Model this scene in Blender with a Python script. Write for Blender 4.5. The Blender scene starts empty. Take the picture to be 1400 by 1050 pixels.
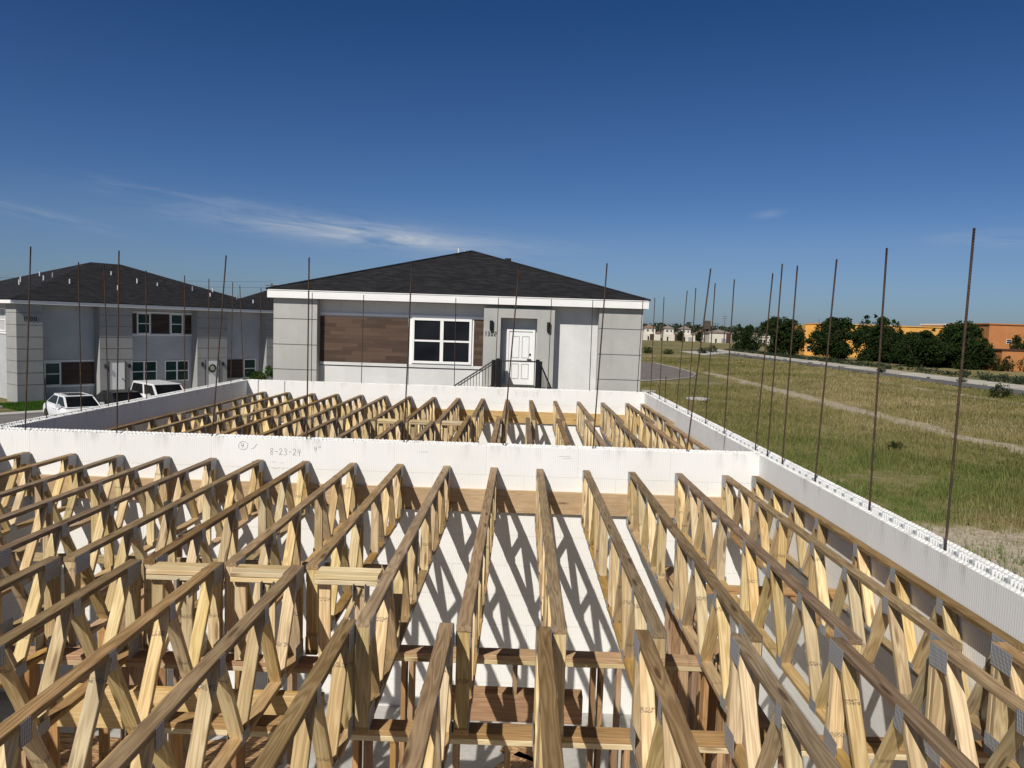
import bpy, bmesh, math, random
from mathutils import Vector, Matrix, noise
random.seed(7)
sc = bpy.context.scene
COL = sc.collection
R = math.radians
ORD = ['first','second','third','fourth','fifth','sixth','seventh','eighth','ninth','tenth','eleventh','twelfth',
       'thirteenth','fourteenth','fifteenth','sixteenth','seventeenth','eighteenth','nineteenth','twentieth']

# ------------------------------------------------------------------ node helpers
class N:
    def __init__(s, name, kind='mat'):
        if kind == 'mat':
            s.m = bpy.data.materials.new(name); s.m.use_nodes = True
        s.t = s.m.node_tree; s.t.nodes.clear()
    def n(s, typ, _in=None, **kw):
        nd = s.t.nodes.new(typ)
        for k, v in kw.items(): setattr(nd, k, v)
        if _in:
            for k, v in _in.items():
                sk = nd.inputs[k]
                if isinstance(v, bpy.types.NodeSocket): s.t.links.new(v, sk)
                else: sk.default_value = v
        return nd
    def math(s, op, a, b=0.0, c=0.0, clamp=False):
        nd = s.n('ShaderNodeMath', {0: a, 1: b, 2: c}, operation=op); nd.use_clamp = clamp
        return nd.outputs[0]
    def ramp(s, fac, stops, interp='LINEAR'):
        nd = s.n('ShaderNodeValToRGB', {0: fac}); cr = nd.color_ramp; cr.interpolation = interp
        while len(cr.elements) < len(stops): cr.elements.new(0.5)
        for e, (p, c) in zip(cr.elements, stops):
            e.position = p; e.color = (*c, 1) if len(c) == 3 else c
        return nd.outputs[0]
    def mix(s, fac, a, b, mode='MIX'):
        nd = s.n('ShaderNodeMix', data_type='RGBA', blend_type=mode)
        for k, v in ((0, fac), (6, a), (7, b)):
            if isinstance(v, bpy.types.NodeSocket): s.t.links.new(v, nd.inputs[k])
            else: nd.inputs[k].default_value = v if k == 0 else ((*v, 1) if len(v) == 3 else v)
        return nd.outputs[2]
    def coord(s, which='Object', scale=(1,1,1), loc=None, rot=(0,0,0)):
        tc = s.n('ShaderNodeTexCoord').outputs[which]
        mp = s.n('ShaderNodeMapping', {'Vector': tc, 'Scale': scale, 'Rotation': rot})
        if loc is not None:
            if isinstance(loc, bpy.types.NodeSocket): s.t.links.new(loc, mp.inputs['Location'])
            else: mp.inputs['Location'].default_value = loc
        return mp.outputs[0]
    def noise(s, vec, scale=5, detail=4, rough=.55, dist=0):
        return s.n('ShaderNodeTexNoise', {'Vector': vec, 'Scale': scale, 'Detail': detail, 'Roughness': rough, 'Distortion': dist}).outputs[0]
    def rnd(s): return s.n('ShaderNodeObjectInfo').outputs['Random']
    def bump(s, h, strength=.3, dist=.01):
        return s.n('ShaderNodeBump', {'Height': h, 'Strength': strength, 'Distance': dist}).outputs[0]
    def out(s, col, rough=.6, metal=0., normal=None, spec=.4, **extra):
        d = {'Base Color': col if isinstance(col, bpy.types.NodeSocket) else (*col, 1), 'Roughness': rough, 'Metallic': metal, 'Specular IOR Level': spec}
        if normal is not None: d['Normal'] = normal
        d.update(extra)
        b = s.n('ShaderNodeBsdfPrincipled', d)
        o = s.n('ShaderNodeOutputMaterial', {'Surface': b.outputs[0]})
        return s.m

def wood(name, dark, light, grey=0.0, stamp=.0, rg=.36):
    s = N(name)
    r = s.rnd()
    off = s.n('ShaderNodeCombineXYZ', {0: s.math('MULTIPLY', r, 37.3), 1: s.math('MULTIPLY', r, 11.7), 2: s.math('MULTIPLY', r, 5.1)}).outputs[0]
    v = s.coord('Object', (1, 1, 1), off)
    kv = s.n('ShaderNodeMapping', {'Vector': v, 'Scale': (1.9, 11, 11)}).outputs[0]
    vo = s.n('ShaderNodeTexVoronoi', {'Vector': kv, 'Scale': 1.0}).outputs['Distance']
    pinch = s.math('MULTIPLY', s.math('EXPONENT', s.math('MULTIPLY', vo, -5.0)), .16)
    v2 = s.n('ShaderNodeMapping', {'Vector': v, 'Scale': (.55, 6.5, 6.5)}).outputs[0]
    warp = s.math('ADD', s.noise(v2, 1.5, 2), pinch)
    rings = s.math('SINE', s.math('MULTIPLY', warp, 58.0))
    rings = s.math('MULTIPLY_ADD', rings, .5, .5)
    v3 = s.n('ShaderNodeMapping', {'Vector': v, 'Scale': (4, 160, 160)}).outputs[0]
    fine = s.noise(v3, 1.0, 3)
    f = s.math('ADD', s.math('MULTIPLY', rings, rg), s.math('MULTIPLY_ADD', fine, .55, .05))
    col = s.ramp(f, [(.12, dark), (.85, light)])
    big = s.noise(v, 1.7, 3)
    col = s.mix(s.math('MULTIPLY', s.ramp(big, [(.35, (0,0,0)), (.7, (1,1,1))]), .38), col, tuple(c*.52 for c in dark))
    # knots
    kn = s.ramp(vo, [(.10, (1,1,1)), (.20, (0,0,0))])
    # inked grade stamps: short dark dashes in sparse bands
    sv = s.n('ShaderNodeSeparateXYZ', {0: v})
    band = s.math('LESS_THAN', s.math('FRACT', s.math('MULTIPLY', sv.outputs[0], .83)), .026)
    ink = s.math('MULTIPLY', band, s.math('GREATER_THAN', s.noise(s.n('ShaderNodeMapping', {'Vector': v, 'Scale': (150, 90, 90)}).outputs[0], 1.0, 1), .5))
    col = s.mix(s.math('MULTIPLY', ink, stamp), col, (.05,.04,.04))
    col = s.mix(s.math('MULTIPLY', kn, .75), col, (dark[0]*.33, dark[1]*.25, dark[2]*.2))
    # grade stamps / stains
    hsv = s.n('ShaderNodeHueSaturation', {'Color': col, 'Hue': s.math('MULTIPLY_ADD', s.rnd(), .016, .492),
        'Saturation': s.math('MULTIPLY_ADD', s.math('FRACT', s.math('MULTIPLY', r, 7.7)), .3, .8-grey),
        'Value': s.math('MULTIPLY_ADD', s.math('FRACT', s.math('MULTIPLY', r, 13.1)), .50, .66)}).outputs[0]
    return s.out(hsv, .72, normal=s.bump(f, .25, .002), spec=.25)

def plain(name, c, rough=.6, metal=0., var=.12, scale=6, bump=0., spec=.4, detail=4):
    s = N(name)
    v = s.coord('Object')
    n1 = s.noise(v, scale, detail); 
    col = s.mix(s.math('MULTIPLY', s.ramp(n1, [(.3,(0,0,0)),(.7,(1,1,1))]), 1.0), tuple(x*(1-var) for x in c), tuple(min(1,x*(1+var)) for x in c))
    nm = s.bump(s.noise(v, scale*12, 3), bump, .01) if bump else None
    return s.out(col, rough, metal, nm, spec)

M = {}
M['web'] = wood('pale_pine', (.43,.285,.12), (.82,.65,.36), 0, .6)
M['chord'] = wood('weathered_pine', (.19,.11,.042), (.45,.31,.165), -.02, 0, .38)
M['bchord'] = wood('aged_pine', (.34,.20,.07), (.60,.41,.19), 0, .4)
M['stud'] = wood('reddish_pine', (.32,.175,.075), (.55,.345,.175), 0, .3)
M['ledger'] = wood('ledger_pine', (.46,.29,.115), (.66,.46,.22))
M['block'] = wood('fresh_pine', (.60,.42,.20), (.82,.67,.41))

def m_plate():
    s = N('galvanised_steel')
    v = s.coord('Object')
    w = s.n('ShaderNodeTexWave', {'Vector': v, 'Scale': 24.0, 'Distortion': 1.2}, bands_direction='Y').outputs['Fac']
    w2 = s.n('ShaderNodeTexWave', {'Vector': v, 'Scale': 13.0}, bands_direction='Z').outputs['Fac']
    f = s.math('MULTIPLY', w, s.math('MULTIPLY_ADD', w2, .4, .6))
    col = s.ramp(f, [(.1,(.15,.155,.165)), (.7,(.52,.53,.55))])
    return s.out(col, .5, .15, s.bump(f, .8, .003))
M['plate'] = m_plate()

def m_foam(axis='Y', grooves=.35, tint=(.88,.88,.865)):
    # axis = horizontal direction along the wall
    s = N('white_foam_'+('long' if axis == 'Y' else 'cross'))
    v = s.coord('Object')
    sp = s.n('ShaderNodeSeparateXYZ', {0: v})
    a = sp.outputs[axis]; z = sp.outputs['Z']
    g = s.math('FRACT', s.math('MULTIPLY', a, 1/.0254))
    groove = s.math('LESS_THAN', g, .25)
    hs = s.math('FRACT', s.math('MULTIPLY', s.math('ADD', z, .035), 1/.4064))
    course = s.math('FLOOR', s.math('MULTIPLY', s.math('ADD', z, .035), 1/.4064))
    seam = s.math('LESS_THAN', hs, .012)
    vs = s.math('FRACT', s.math('ADD', s.math('MULTIPLY', a, 1/1.2192), s.math('MULTIPLY', course, .417)))
    vseam = s.math('LESS_THAN', vs, .0032)
    sm = s.math('MAXIMUM', seam, vseam)
    big = s.noise(v, .9, 4); fine = s.noise(v, 26, 4)
    col = s.mix(s.ramp(big, [(.35,(0,0,0)),(.75,(1,1,1))]), tint, (tint[0]*.93, tint[1]*.92, tint[2]*.89))
    # whole panels a shade apart
    pid = s.math('FLOOR', s.math('ADD', s.math('MULTIPLY', a, 1/1.2192), s.math('MULTIPLY', course, .417)))
    pr = s.n('ShaderNodeTexWhiteNoise', {'Vector': s.n('ShaderNodeCombineXYZ', {0: pid, 1: course}).outputs[0]}, noise_dimensions='3D').outputs['Value']
    col = s.mix(s.math('MULTIPLY', pr, .10), col, (.60,.60,.57))
    col = s.mix(s.math('MULTIPLY', sm, .42), col, (.42,.41,.39))
    col = s.mix(s.math('MULTIPLY', groove, .38 if axis == 'Y' else .15), col, (.4,.4,.4))
    # dirt streaks running down from the top edge
    dv = s.n('ShaderNodeMapping', {'Vector': v, 'Scale': (3.2, 3.2, .55)}).outputs[0]
    dn = s.noise(dv, 1.5, 5, .65)
    topm = s.n('ShaderNodeMapRange', {'Value': z, 'From Min': 3.30, 'From Max': 3.62, 'To Min': 0., 'To Max': 1.}).outputs[0]
    dirt = s.math('MULTIPLY', s.ramp(dn, [(.53,(0,0,0)),(.68,(1,1,1))]), s.math('POWER', topm, 1.8))
    col = s.mix(s.math('MULTIPLY', dirt, .42), col, (.30,.27,.22))
    spk = s.ramp(s.noise(v, 14, 2), [(.76,(0,0,0)),(.80,(1,1,1))])
    col = s.mix(s.math('MULTIPLY', spk, .25), col, (.35,.32,.27))
    h = s.math('SUBTRACT', s.math('MULTIPLY', fine, .25), s.math('ADD', s.math('MULTIPLY', groove, grooves), s.math('MULTIPLY', sm, .6)))
    return s.out(col, .85, 0, s.bump(h, .55, .004), .2)
M['foamY'] = m_foam('Y', .8)
M['foamX'] = m_foam('X', .35)
M['foamrib'] = plain('foam_ribs', (.80,.81,.81), .85, var=.05, scale=8)
M['tie'] = plain('grey_plastic', (.44,.46,.48), .6, var=.2, scale=30)
M['concrete'] = plain('raw_concrete', (.33,.32,.30), .9, var=.25, scale=3, bump=.3)
M['rebar'] = None
def m_rebar():
    s = N('rusty_steel')
    v = s.coord('Object')
    n1 = s.noise(v, 9, 4)
    col = s.ramp(n1, [(.3,(.032,.026,.023)),(.55,(.075,.048,.034)),(.75,(.18,.09,.045))])
    return s.out(col, .75, .25, None, .3)
M['rebar'] = m_rebar()

def m_slab():
    s = N('concrete_slab')
    v = s.coord('Object')
    a = s.noise(v, .8, 6, .6); b = s.noise(v, 14, 4)
    f = s.math('ADD', s.math('MULTIPLY', a, .75), s.math('MULTIPLY', b, .25))
    col = s.ramp(f, [(.3,(.25,.24,.22)),(.5,(.40,.39,.37)),(.7,(.52,.51,.49))])
    return s.out(col, .85, 0, s.bump(b, .2, .01), .3)
M['slab'] = m_slab()

def stucco(name, c, var=.085):
    s = N(name)
    v = s.coord('Object')
    a = s.noise(v, .7, 5, .6); b = s.noise(v, 60, 3)
    col = s.mix(s.ramp(a, [(.35,(0,0,0)),(.65,(1,1,1))]), tuple(x*(1-var) for x in c), tuple(x*(1+var) for x in c))
    st = s.noise(s.n('ShaderNodeMapping', {'Vector': v, 'Scale': (3.5,3.5,.28)}).outputs[0], 1, 5, .65)
    col = s.mix(s.math('MULTIPLY', s.ramp(st, [(.54,(0,0,0)),(.75,(1,1,1))]), .22), col, tuple(x*.6 for x in c))
    sv2 = s.noise(v, 11, 4, .7); col = s.mix(s.math('MULTIPLY', s.ramp(sv2, [(.4,(0,0,0)),(.65,(1,1,1))]), .10), col, tuple(x*.7 for x in c))
    return s.out(col, .9, 0, s.bump(b, .5, .012), .2)
M['stucco_grey'] = stucco('light_grey_stucco', (.415,.415,.395))
M['stucco_white'] = stucco('white_stucco', (.64,.645,.635))
M['stucco_w2'] = stucco('off_white_stucco', (.44,.45,.47))
M['stucco_g2'] = stucco('mid_grey_stucco', (.32,.32,.315))
M['white'] = plain('white_paint', (.80,.80,.79), .55, var=.03, scale=2)
M['groove'] = plain('reveal_joint', (.09,.09,.09), .8)
M['black'] = plain('black_metal', (.016,.016,.018), .45, .3)
M['steelgrey'] = plain('light_steel', (.42,.43,.44), .5, .5)
M['pvc'] = plain('white_pvc', (.62,.63,.63), .5)

def m_shingle():
    s = N('charcoal_shingles')
    v = s.coord('Object')
    sp = s.n('ShaderNodeSeparateXYZ', {0: v})
    z = sp.outputs['Z']
    row = s.math('FLOOR', s.math('MULTIPLY', z, 1/.048))
    al = s.math('ADD', sp.outputs['X'], s.math('MULTIPLY', sp.outputs['Y'], .83))
    tab = s.math('FLOOR', s.math('ADD', s.math('MULTIPLY', al, 3.1), s.math('MULTIPLY', row, .37)))
    wn = s.n('ShaderNodeTexWhiteNoise', {'Vector': s.n('ShaderNodeCombineXYZ', {0: tab, 1: row}).outputs[0]}, noise_dimensions='3D').outputs['Value']
    mott = s.noise(v, 2.6, 5, .7)
    gr = s.noise(v, 45, 2)
    f = s.math('ADD', s.math('MULTIPLY', wn, .5), s.math('ADD', s.math('MULTIPLY', mott, .45), s.math('MULTIPLY', gr, .18)))
    col = s.ramp(f, [(.25,(.009,.0095,.011)),(.6,(.017,.0172,.020)),(.95,(.031,.031,.035))])
    fr = s.math('FRACT', s.math('MULTIPLY', z, 1/.048))
    col = s.mix(s.math('MULTIPLY', s.math('LESS_THAN', fr, .16), .5), col, (.007,.007,.008))
    return s.out(col, .93, 0, s.bump(f, .35, .02), .2)
M['shingle'] = m_shingle()

def m_plank(name, c1, c2, ax='X'):
    s = N(name)
    v = s.coord('Object')
    sp = s.n('ShaderNodeSeparateXYZ', {0: v})
    row = s.math('FLOOR', s.math('MULTIPLY', sp.outputs['Z'], 1/.15))
    jt = s.math('FLOOR', s.math('ADD', s.math('MULTIPLY', sp.outputs[ax], 1/.95), s.math('MULTIPLY', row, .377)))
    wn = s.n('ShaderNodeTexWhiteNoise', {'Vector': s.n('ShaderNodeCombineXYZ', {0: jt, 1: row}).outputs[0]}, noise_dimensions='3D').outputs['Value']
    gv = s.n('ShaderNodeMapping', {'Vector': v, 'Scale': (2.2,2.2,42)}).outputs[0]
    g = s.noise(gv, 1, 4, .6, .6)
    f = s.math('ADD', s.math('MULTIPLY', wn, .55), s.math('MULTIPLY', g, .55))
    col = s.ramp(f, [(.2, c1), (.95, c2)])
    ed = s.math('LESS_THAN', s.math('FRACT', s.math('MULTIPLY', sp.outputs['Z'], 1/.15)), .05)
    col = s.mix(s.math('MULTIPLY', ed, .6), col, tuple(x*.35 for x in c1))
    return s.out(col, .6, 0, s.bump(g, .2, .004), .3)
M['plank'] = m_plank('brown_wood_tile', (.050,.031,.022), (.115,.072,.050))
M['plank2'] = m_plank('dark_wood_tile', (.026,.016,.013), (.070,.042,.033))

def m_glass(name, c, rough=.08):
    s = N(name)
    v = s.coord('Object')
    n1 = s.noise(v, .9, 3)
    col = s.mix(s.ramp(n1, [(.4,(0,0,0)),(.6,(1,1,1))]), c, tuple(x*1.9 for x in c))
    return s.out(col, rough, 0, None, .28)
M['glass'] = m_glass('dark_window_glass', (.006,.007,.010))
M['glass_g'] = m_glass('greenish_window_glass', (.012,.032,.030), .12)
M['carglass'] = m_glass('car_glass', (.004,.0045,.005), .05)
M['carwhite'] = plain('white_car_paint', (.78,.79,.80), .22, var=.01, spec=.6)
M['carblack'] = plain('black_car_paint', (.008,.009,.011), .16, var=.1, spec=.6)
M['tyre'] = plain('tyre_rubber', (.018,.018,.018), .85)
M['rim'] = plain('alloy', (.45,.46,.47), .3, .8)
M['lamp'] = plain('headlamp_glass', (.12,.13,.14), .12, .3)

def m_ground():
    s = N('field_ground')
    v = s.coord('Object')
    sp = s.n('ShaderNodeSeparateXYZ', {0: v}); x = sp.outputs['X']; y = sp.outputs['Y']
    big = s.noise(v, .035, 5, .6); mid = s.noise(v, .22, 5, .65); fine = s.noise(v, 2.4, 5, .7)
    st = s.n('ShaderNodeMapping', {'Vector': v, 'Scale': (.42,.10,1)}).outputs[0]
    sn = s.noise(st, 1, 5, .65)
    f = s.math('ADD', s.math('ADD', s.math('MULTIPLY', big, .35), s.math('MULTIPLY', mid, .3)), s.math('ADD', s.math('MULTIPLY', fine, .15), s.math('MULTIPLY', sn, .22)))
    col = s.ramp(f, [(.36,(.085,.088,.032)),(.46,(.14,.13,.05)),(.54,(.20,.17,.075)),(.64,(.33,.27,.155))])
    soil = s.ramp(s.noise(v, 5, 6, .7), [(.3,(.24,.20,.145)),(.7,(.52,.45,.355))])
    edge = s.math('ADD', s.math('MULTIPLY', s.math('SUBTRACT', s.noise(v, .55, 5, .7), .5), 9.0), s.math('MULTIPLY', s.math('SUBTRACT', fine, .5), 5.0))
    # bare dirt track beside the ditch bank
    d1 = s.math('ABSOLUTE', s.math('SUBTRACT', s.math('ADD', x, s.math('MULTIPLY', edge, .30)), 24.7))
    t1 = s.n('ShaderNodeMapRange', {'Value': d1, 'From Min': .85, 'From Max': 1.25, 'To Min': 1., 'To Max': 0.}).outputs[0]
    t1 = s.math('MULTIPLY', t1, s.math('GREATER_THAN', s.math('ADD', s.math('MULTIPLY', y, -1), s.math('MULTIPLY', edge, 3)), -104))
    rut = s.ramp(s.math('ABSOLUTE', s.math('SUBTRACT', d1, .45)), [(.0,(1,1,1)),(.22,(0,0,0))])
    col = s.mix(s.math('MULTIPLY', t1, .9), col, soil)
    col = s.mix(s.math('MULTIPLY', s.math('MULTIPLY', t1, rut), .35), col, (.17,.14,.10))
    # second scuffed strip higher up
    d2 = s.math('ABSOLUTE', s.math('SUBTRACT', s.math('ADD', x, s.math('MULTIPLY', edge, .45)), 42.6))
    t2 = s.n('ShaderNodeMapRange', {'Value': d2, 'From Min': .2, 'From Max': 1.7, 'To Min': 1., 'To Max': 0.}).outputs[0]
    t2 = s.math('MULTIPLY', t2, s.ramp(s.noise(v, .35, 5, .7), [(.40,(0,0,0)),(.50,(1,1,1))]))
    t2 = s.math('MULTIPLY', t2, s.math('LESS_THAN', y, 106))
    col = s.mix(s.math('MULTIPLY', t2, .8), col, soil)
    # worn soil next to the building
    wx = s.math('ADD', s.math('ADD', y, s.math('MULTIPLY', x, .35)), s.math('MULTIPLY', edge, .9))
    t3 = s.n('ShaderNodeMapRange', {'Value': wx, 'From Min': 25.6, 'From Max': 27.4, 'To Min': 1., 'To Max': 0.}).outputs[0]
    t4 = s.math('MULTIPLY', s.ramp(s.noise(v, .16, 6, .75), [(.57,(0,0,0)),(.66,(1,1,1))]), .6)
    col = s.mix(s.math('MAXIMUM', t3, t4), col, soil)
    return s.out(col, .95, 0, s.bump(fine, .4, .05), .15)
M['ground'] = m_ground()

def m_grass():
    s = N('field_grass')
    g = s.n('ShaderNodeNewGeometry').outputs['Position']
    v = s.n('ShaderNodeMapping', {'Vector': g, 'Scale': (1,1,1)}).outputs[0]
    big = s.noise(v, .05, 4, .6); mid = s.noise(v, .35, 4, .6); rn = s.noise(v, 7, 2, .8)
    f = s.math('ADD', s.math('MULTIPLY', big, .5), s.math('ADD', s.math('MULTIPLY', mid, .25), s.math('MULTIPLY', rn, .3)))
    col = s.ramp(f, [(.36,(.10,.125,.036)),(.45,(.17,.17,.058)),(.53,(.26,.225,.095)),(.64,(.42,.35,.19))])
    sp = s.n('ShaderNodeSeparateXYZ', {0: g})
    near = s.n('ShaderNodeMapRange', {'Value': sp.outputs['Y'], 'From Min': 22, 'From Max': 52, 'To Min': .85, 'To Max': 0.}).outputs[0]
    side = s.n('ShaderNodeMapRange', {'Value': s.math('ADD', sp.outputs['X'], s.math('MULTIPLY', mid, 14.)), 'From Min': 22, 'From Max': 30, 'To Min': 1., 'To Max': .15}).outputs[0]
    gm = s.ramp(s.noise(v, .16, 4, .65), [(.34,(0,0,0)),(.50,(1,1,1))])
    col = s.mix(s.math('MULTIPLY', s.math('MULTIPLY', near, side), gm), col, (.12,.185,.045))
    b = s.n('ShaderNodeBsdfDiffuse', {'Color': col}); t = s.n('ShaderNodeBsdfTranslucent', {'Color': col})
    mx = s.n('ShaderNodeMixShader', {0: .25, 1: b.outputs[0], 2: t.outputs[0]})
    s.n('ShaderNodeOutputMaterial', {'Surface': mx.outputs[0]})
    return s.m
M['grass'] = m_grass()

def m_leaf(name, c1, c2, c3):
    s = N(name)
    g = s.n('ShaderNodeNewGeometry').outputs['Position']
    a = s.noise(g, .55, 4); b = s.noise(g, 6, 2)
    f = s.math('ADD', s.math('MULTIPLY', a, .6), s.math('MULTIPLY', b, .4))
    col = s.ramp(f, [(.34,c1),(.52,c2),(.70,c3)])
    b1 = s.n('ShaderNodeBsdfDiffuse', {'Color': col}); t = s.n('ShaderNodeBsdfTranslucent', {'Color': col})
    mx = s.n('ShaderNodeMixShader', {0: .2, 1: b1.outputs[0], 2: t.outputs[0]})
    s.n('ShaderNodeOutputMaterial', {'Surface': mx.outputs[0]})
    return s.m
M['leaf'] = m_leaf('mesquite_leaves', (.012,.024,.009), (.030,.048,.016), (.062,.082,.030))
M['leaf2'] = m_leaf('far_leaves', (.030,.045,.028), (.045,.062,.036), (.065,.083,.048))
M['bushleaf'] = m_leaf('bush_leaves', (.018,.040,.008), (.045,.085,.015), (.085,.14,.03))
M['bark'] = plain('bark', (.12,.09,.065), .9, var=.3, scale=5)
M['lawn'] = m_leaf('lawn_grass', (.035,.085,.012), (.06,.13,.02), (.10,.17,.035))
M['asphalt'] = plain('asphalt', (.155,.135,.12), .9, var=.2, scale=.6, bump=.2)
M['street'] = plain('street_asphalt', (.16,.155,.15), .9, var=.15, scale=.6, bump=.2)
M['greyroad'] = plain('channel_floor', (.105,.103,.10), .9, var=.18, scale=.5)
def m_canal():
    s = N('channel_concrete')
    v = s.coord('Object')
    sp = s.n('ShaderNodeSeparateXYZ', {0: v}); y = sp.outputs['Y']
    j = s.math('LESS_THAN', s.math('FRACT', s.math('MULTIPLY', y, 1/3.0)), .09)
    pid = s.math('FLOOR', s.math('MULTIPLY', y, 1/3.0))
    wn = s.n('ShaderNodeTexWhiteNoise', {'W': pid}, noise_dimensions='1D').outputs['Value']
    n1 = s.noise(v, .8, 5, .65)
    f = s.math('ADD', s.math('MULTIPLY', wn, .4), s.math('MULTIPLY', n1, .6))
    col = s.ramp(f, [(.25,(.33,.31,.27)),(.75,(.52,.49,.43))])
    col = s.mix(s.math('MULTIPLY', j, .7), col, (.10,.10,.08))
    return s.out(col, .9, 0, None, .2)
M['canal'] = m_canal()
M['walk'] = plain('pavement_concrete', (.44,.43,.40), .9, var=.12, scale=1.2)
M['orange'] = stucco('orange_stucco', (.72,.39,.10), .07)
M['terracotta'] = stucco('terracotta_stucco', (.47,.20,.075), .08)
M['cream'] = stucco('cream_stucco', (.62,.58,.50))
M['tile'] = plain('clay_roof', (.21,.13,.10), .9, var=.25, scale=.8)
M['browntile'] = plain('brown_roof', (.20,.165,.14), .9, var=.25, scale=.8)
M['maroon'] = plain('maroon_wall', (.07,.028,.022), .8, var=.2)
M['farwin'] = m_glass('far_window_glass', (.02,.05,.055), .2)
M['farwood'] = plain('grey_pole_wood', (.08,.065,.05), .9)
M['ink'] = plain('pencil_ink', (.10,.09,.08), .7)
M['ink2'] = plain('faded_pencil', (.46,.45,.43), .7)
M['plasticblk'] = plain('black_plastic', (.02,.02,.022), .5)
M['cord'] = plain('red_cord', (.55,.05,.02), .5)
def m_osb():
    s = N('osb_strands')
    v = s.coord('Object', (5,22,5))
    vo = s.n('ShaderNodeTexVoronoi', {'Vector': v, 'Scale': 2.5}).outputs['Color']
    f = s.n('ShaderNodeSeparateColor', {0: vo}).outputs[0]
    col = s.ramp(f, [(.0,(.16,.085,.04)),(.5,(.32,.19,.09)),(1.,(.50,.33,.17))])
    return s.out(col, .8)
M['osb'] = m_osb()

# ------------------------------------------------------------------ mesh helpers
class MB:
    def __init__(s): s.v = []; s.f = []
    def box(s, x0, x1, y0, y1, z0, z1):
        b = len(s.v)
        s.v += [(x0,y0,z0),(x1,y0,z0),(x1,y1,z0),(x0,y1,z0),(x0,y0,z1),(x1,y0,z1),(x1,y1,z1),(x0,y1,z1)]
        s.f += [(b,b+3,b+2,b+1),(b+4,b+5,b+6,b+7),(b,b+1,b+5,b+4),(b+1,b+2,b+6,b+5),(b+2,b+3,b+7,b+6),(b+3,b,b+4,b+7)]
        return s
    def face(s, pts):
        b = len(s.v); s.v += [tuple(p) for p in pts]; s.f.append(tuple(range(b, b+len(pts)))); return s
    def tube(s, pts, r, n=8, cap=True, r1=None):
        pts = [Vector(p) for p in pts]; b0 = len(s.v); k = len(pts)
        for i, p in enumerate(pts):
            d = (pts[min(i+1,k-1)] - pts[max(i-1,0)]).normalized()
            up = Vector((0,0,1)) if abs(d.z) < .9 else Vector((1,0,0))
            a = d.cross(up).normalized(); c = d.cross(a)
            rr = r if r1 is None else r + (r1-r)*i/(k-1)
            for j in range(n):
                t = 2*math.pi*j/n
                s.v.append(tuple(p + a*math.cos(t)*rr + c*math.sin(t)*rr))
        for i in range(k-1):
            for j in range(n):
                a0 = b0+i*n+j; a1 = b0+i*n+(j+1)%n
                s.f.append((a0, a1, a1+n, a0+n))
        if cap:
            s.f.append(tuple(b0+j for j in range(n))); s.f.append(tuple(b0+(k-1)*n+j for j in range(n))[::-1])
        return s
    def mesh(s, name, mat, smooth=False):
        me = bpy.data.meshes.new(name); me.from_pydata(s.v, [], s.f)
        me.materials.append(mat)
        if smooth: me.shade_smooth()
        me.update(); return me
    def build(s, name, mat, parent=None, mw=None, smooth=False):
        return link(name, s.mesh(name, mat, smooth), parent, mw)

def link(name, me, parent=None, mw=None):
    o = bpy.data.objects.new(name, me); COL.objects.link(o)
    if parent is not None: o.parent = parent
    if mw is not None: o.matrix_basis = mw
    return o
def fixn(o):
    bm = bmesh.new(); bm.from_mesh(o.data); bmesh.ops.recalc_face_normals(bm, faces=bm.faces); bm.to_mesh(o.data); bm.free()
    return o
def thing(name, label, cat, loc=(0,0,0), rz=0., group=None):
    o = bpy.data.objects.new(name, None); COL.objects.link(o)
    o.location = loc; o.rotation_euler = (0,0,rz); o.empty_display_size = .2
    return tag(o, label, cat, group)
def tag(o, label=None, cat=None, group=None, kind=None):
    if label: o['label'] = label
    if cat: o['category'] = cat
    if group: o['group'] = group
    if kind: o['kind'] = kind
    return o
def copy_tree(root, loc=None, rz=None, label=None, name=None):
    r = root.copy(); COL.objects.link(r)
    if loc is not None: r.location = loc
    if rz is not None: r.rotation_euler = (0,0,rz)
    if label: r['label'] = label
    if 'parts' in r: del r['parts']
    for ch in root.children:
        c = ch.copy(); COL.objects.link(c); c.parent = r
        if c.name.startswith(('web','end_post')):
            c.rotation_euler[2] += random.gauss(0, .012); c.location.y += random.gauss(0, .004)
        elif c.name.startswith('nail_plate'):
            c.rotation_euler[0] += random.gauss(0, .06); c.location.y += random.gauss(0, .006)
        for g in ch.children:
            d = g.copy(); COL.objects.link(d); d.parent = c
    return r

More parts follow.
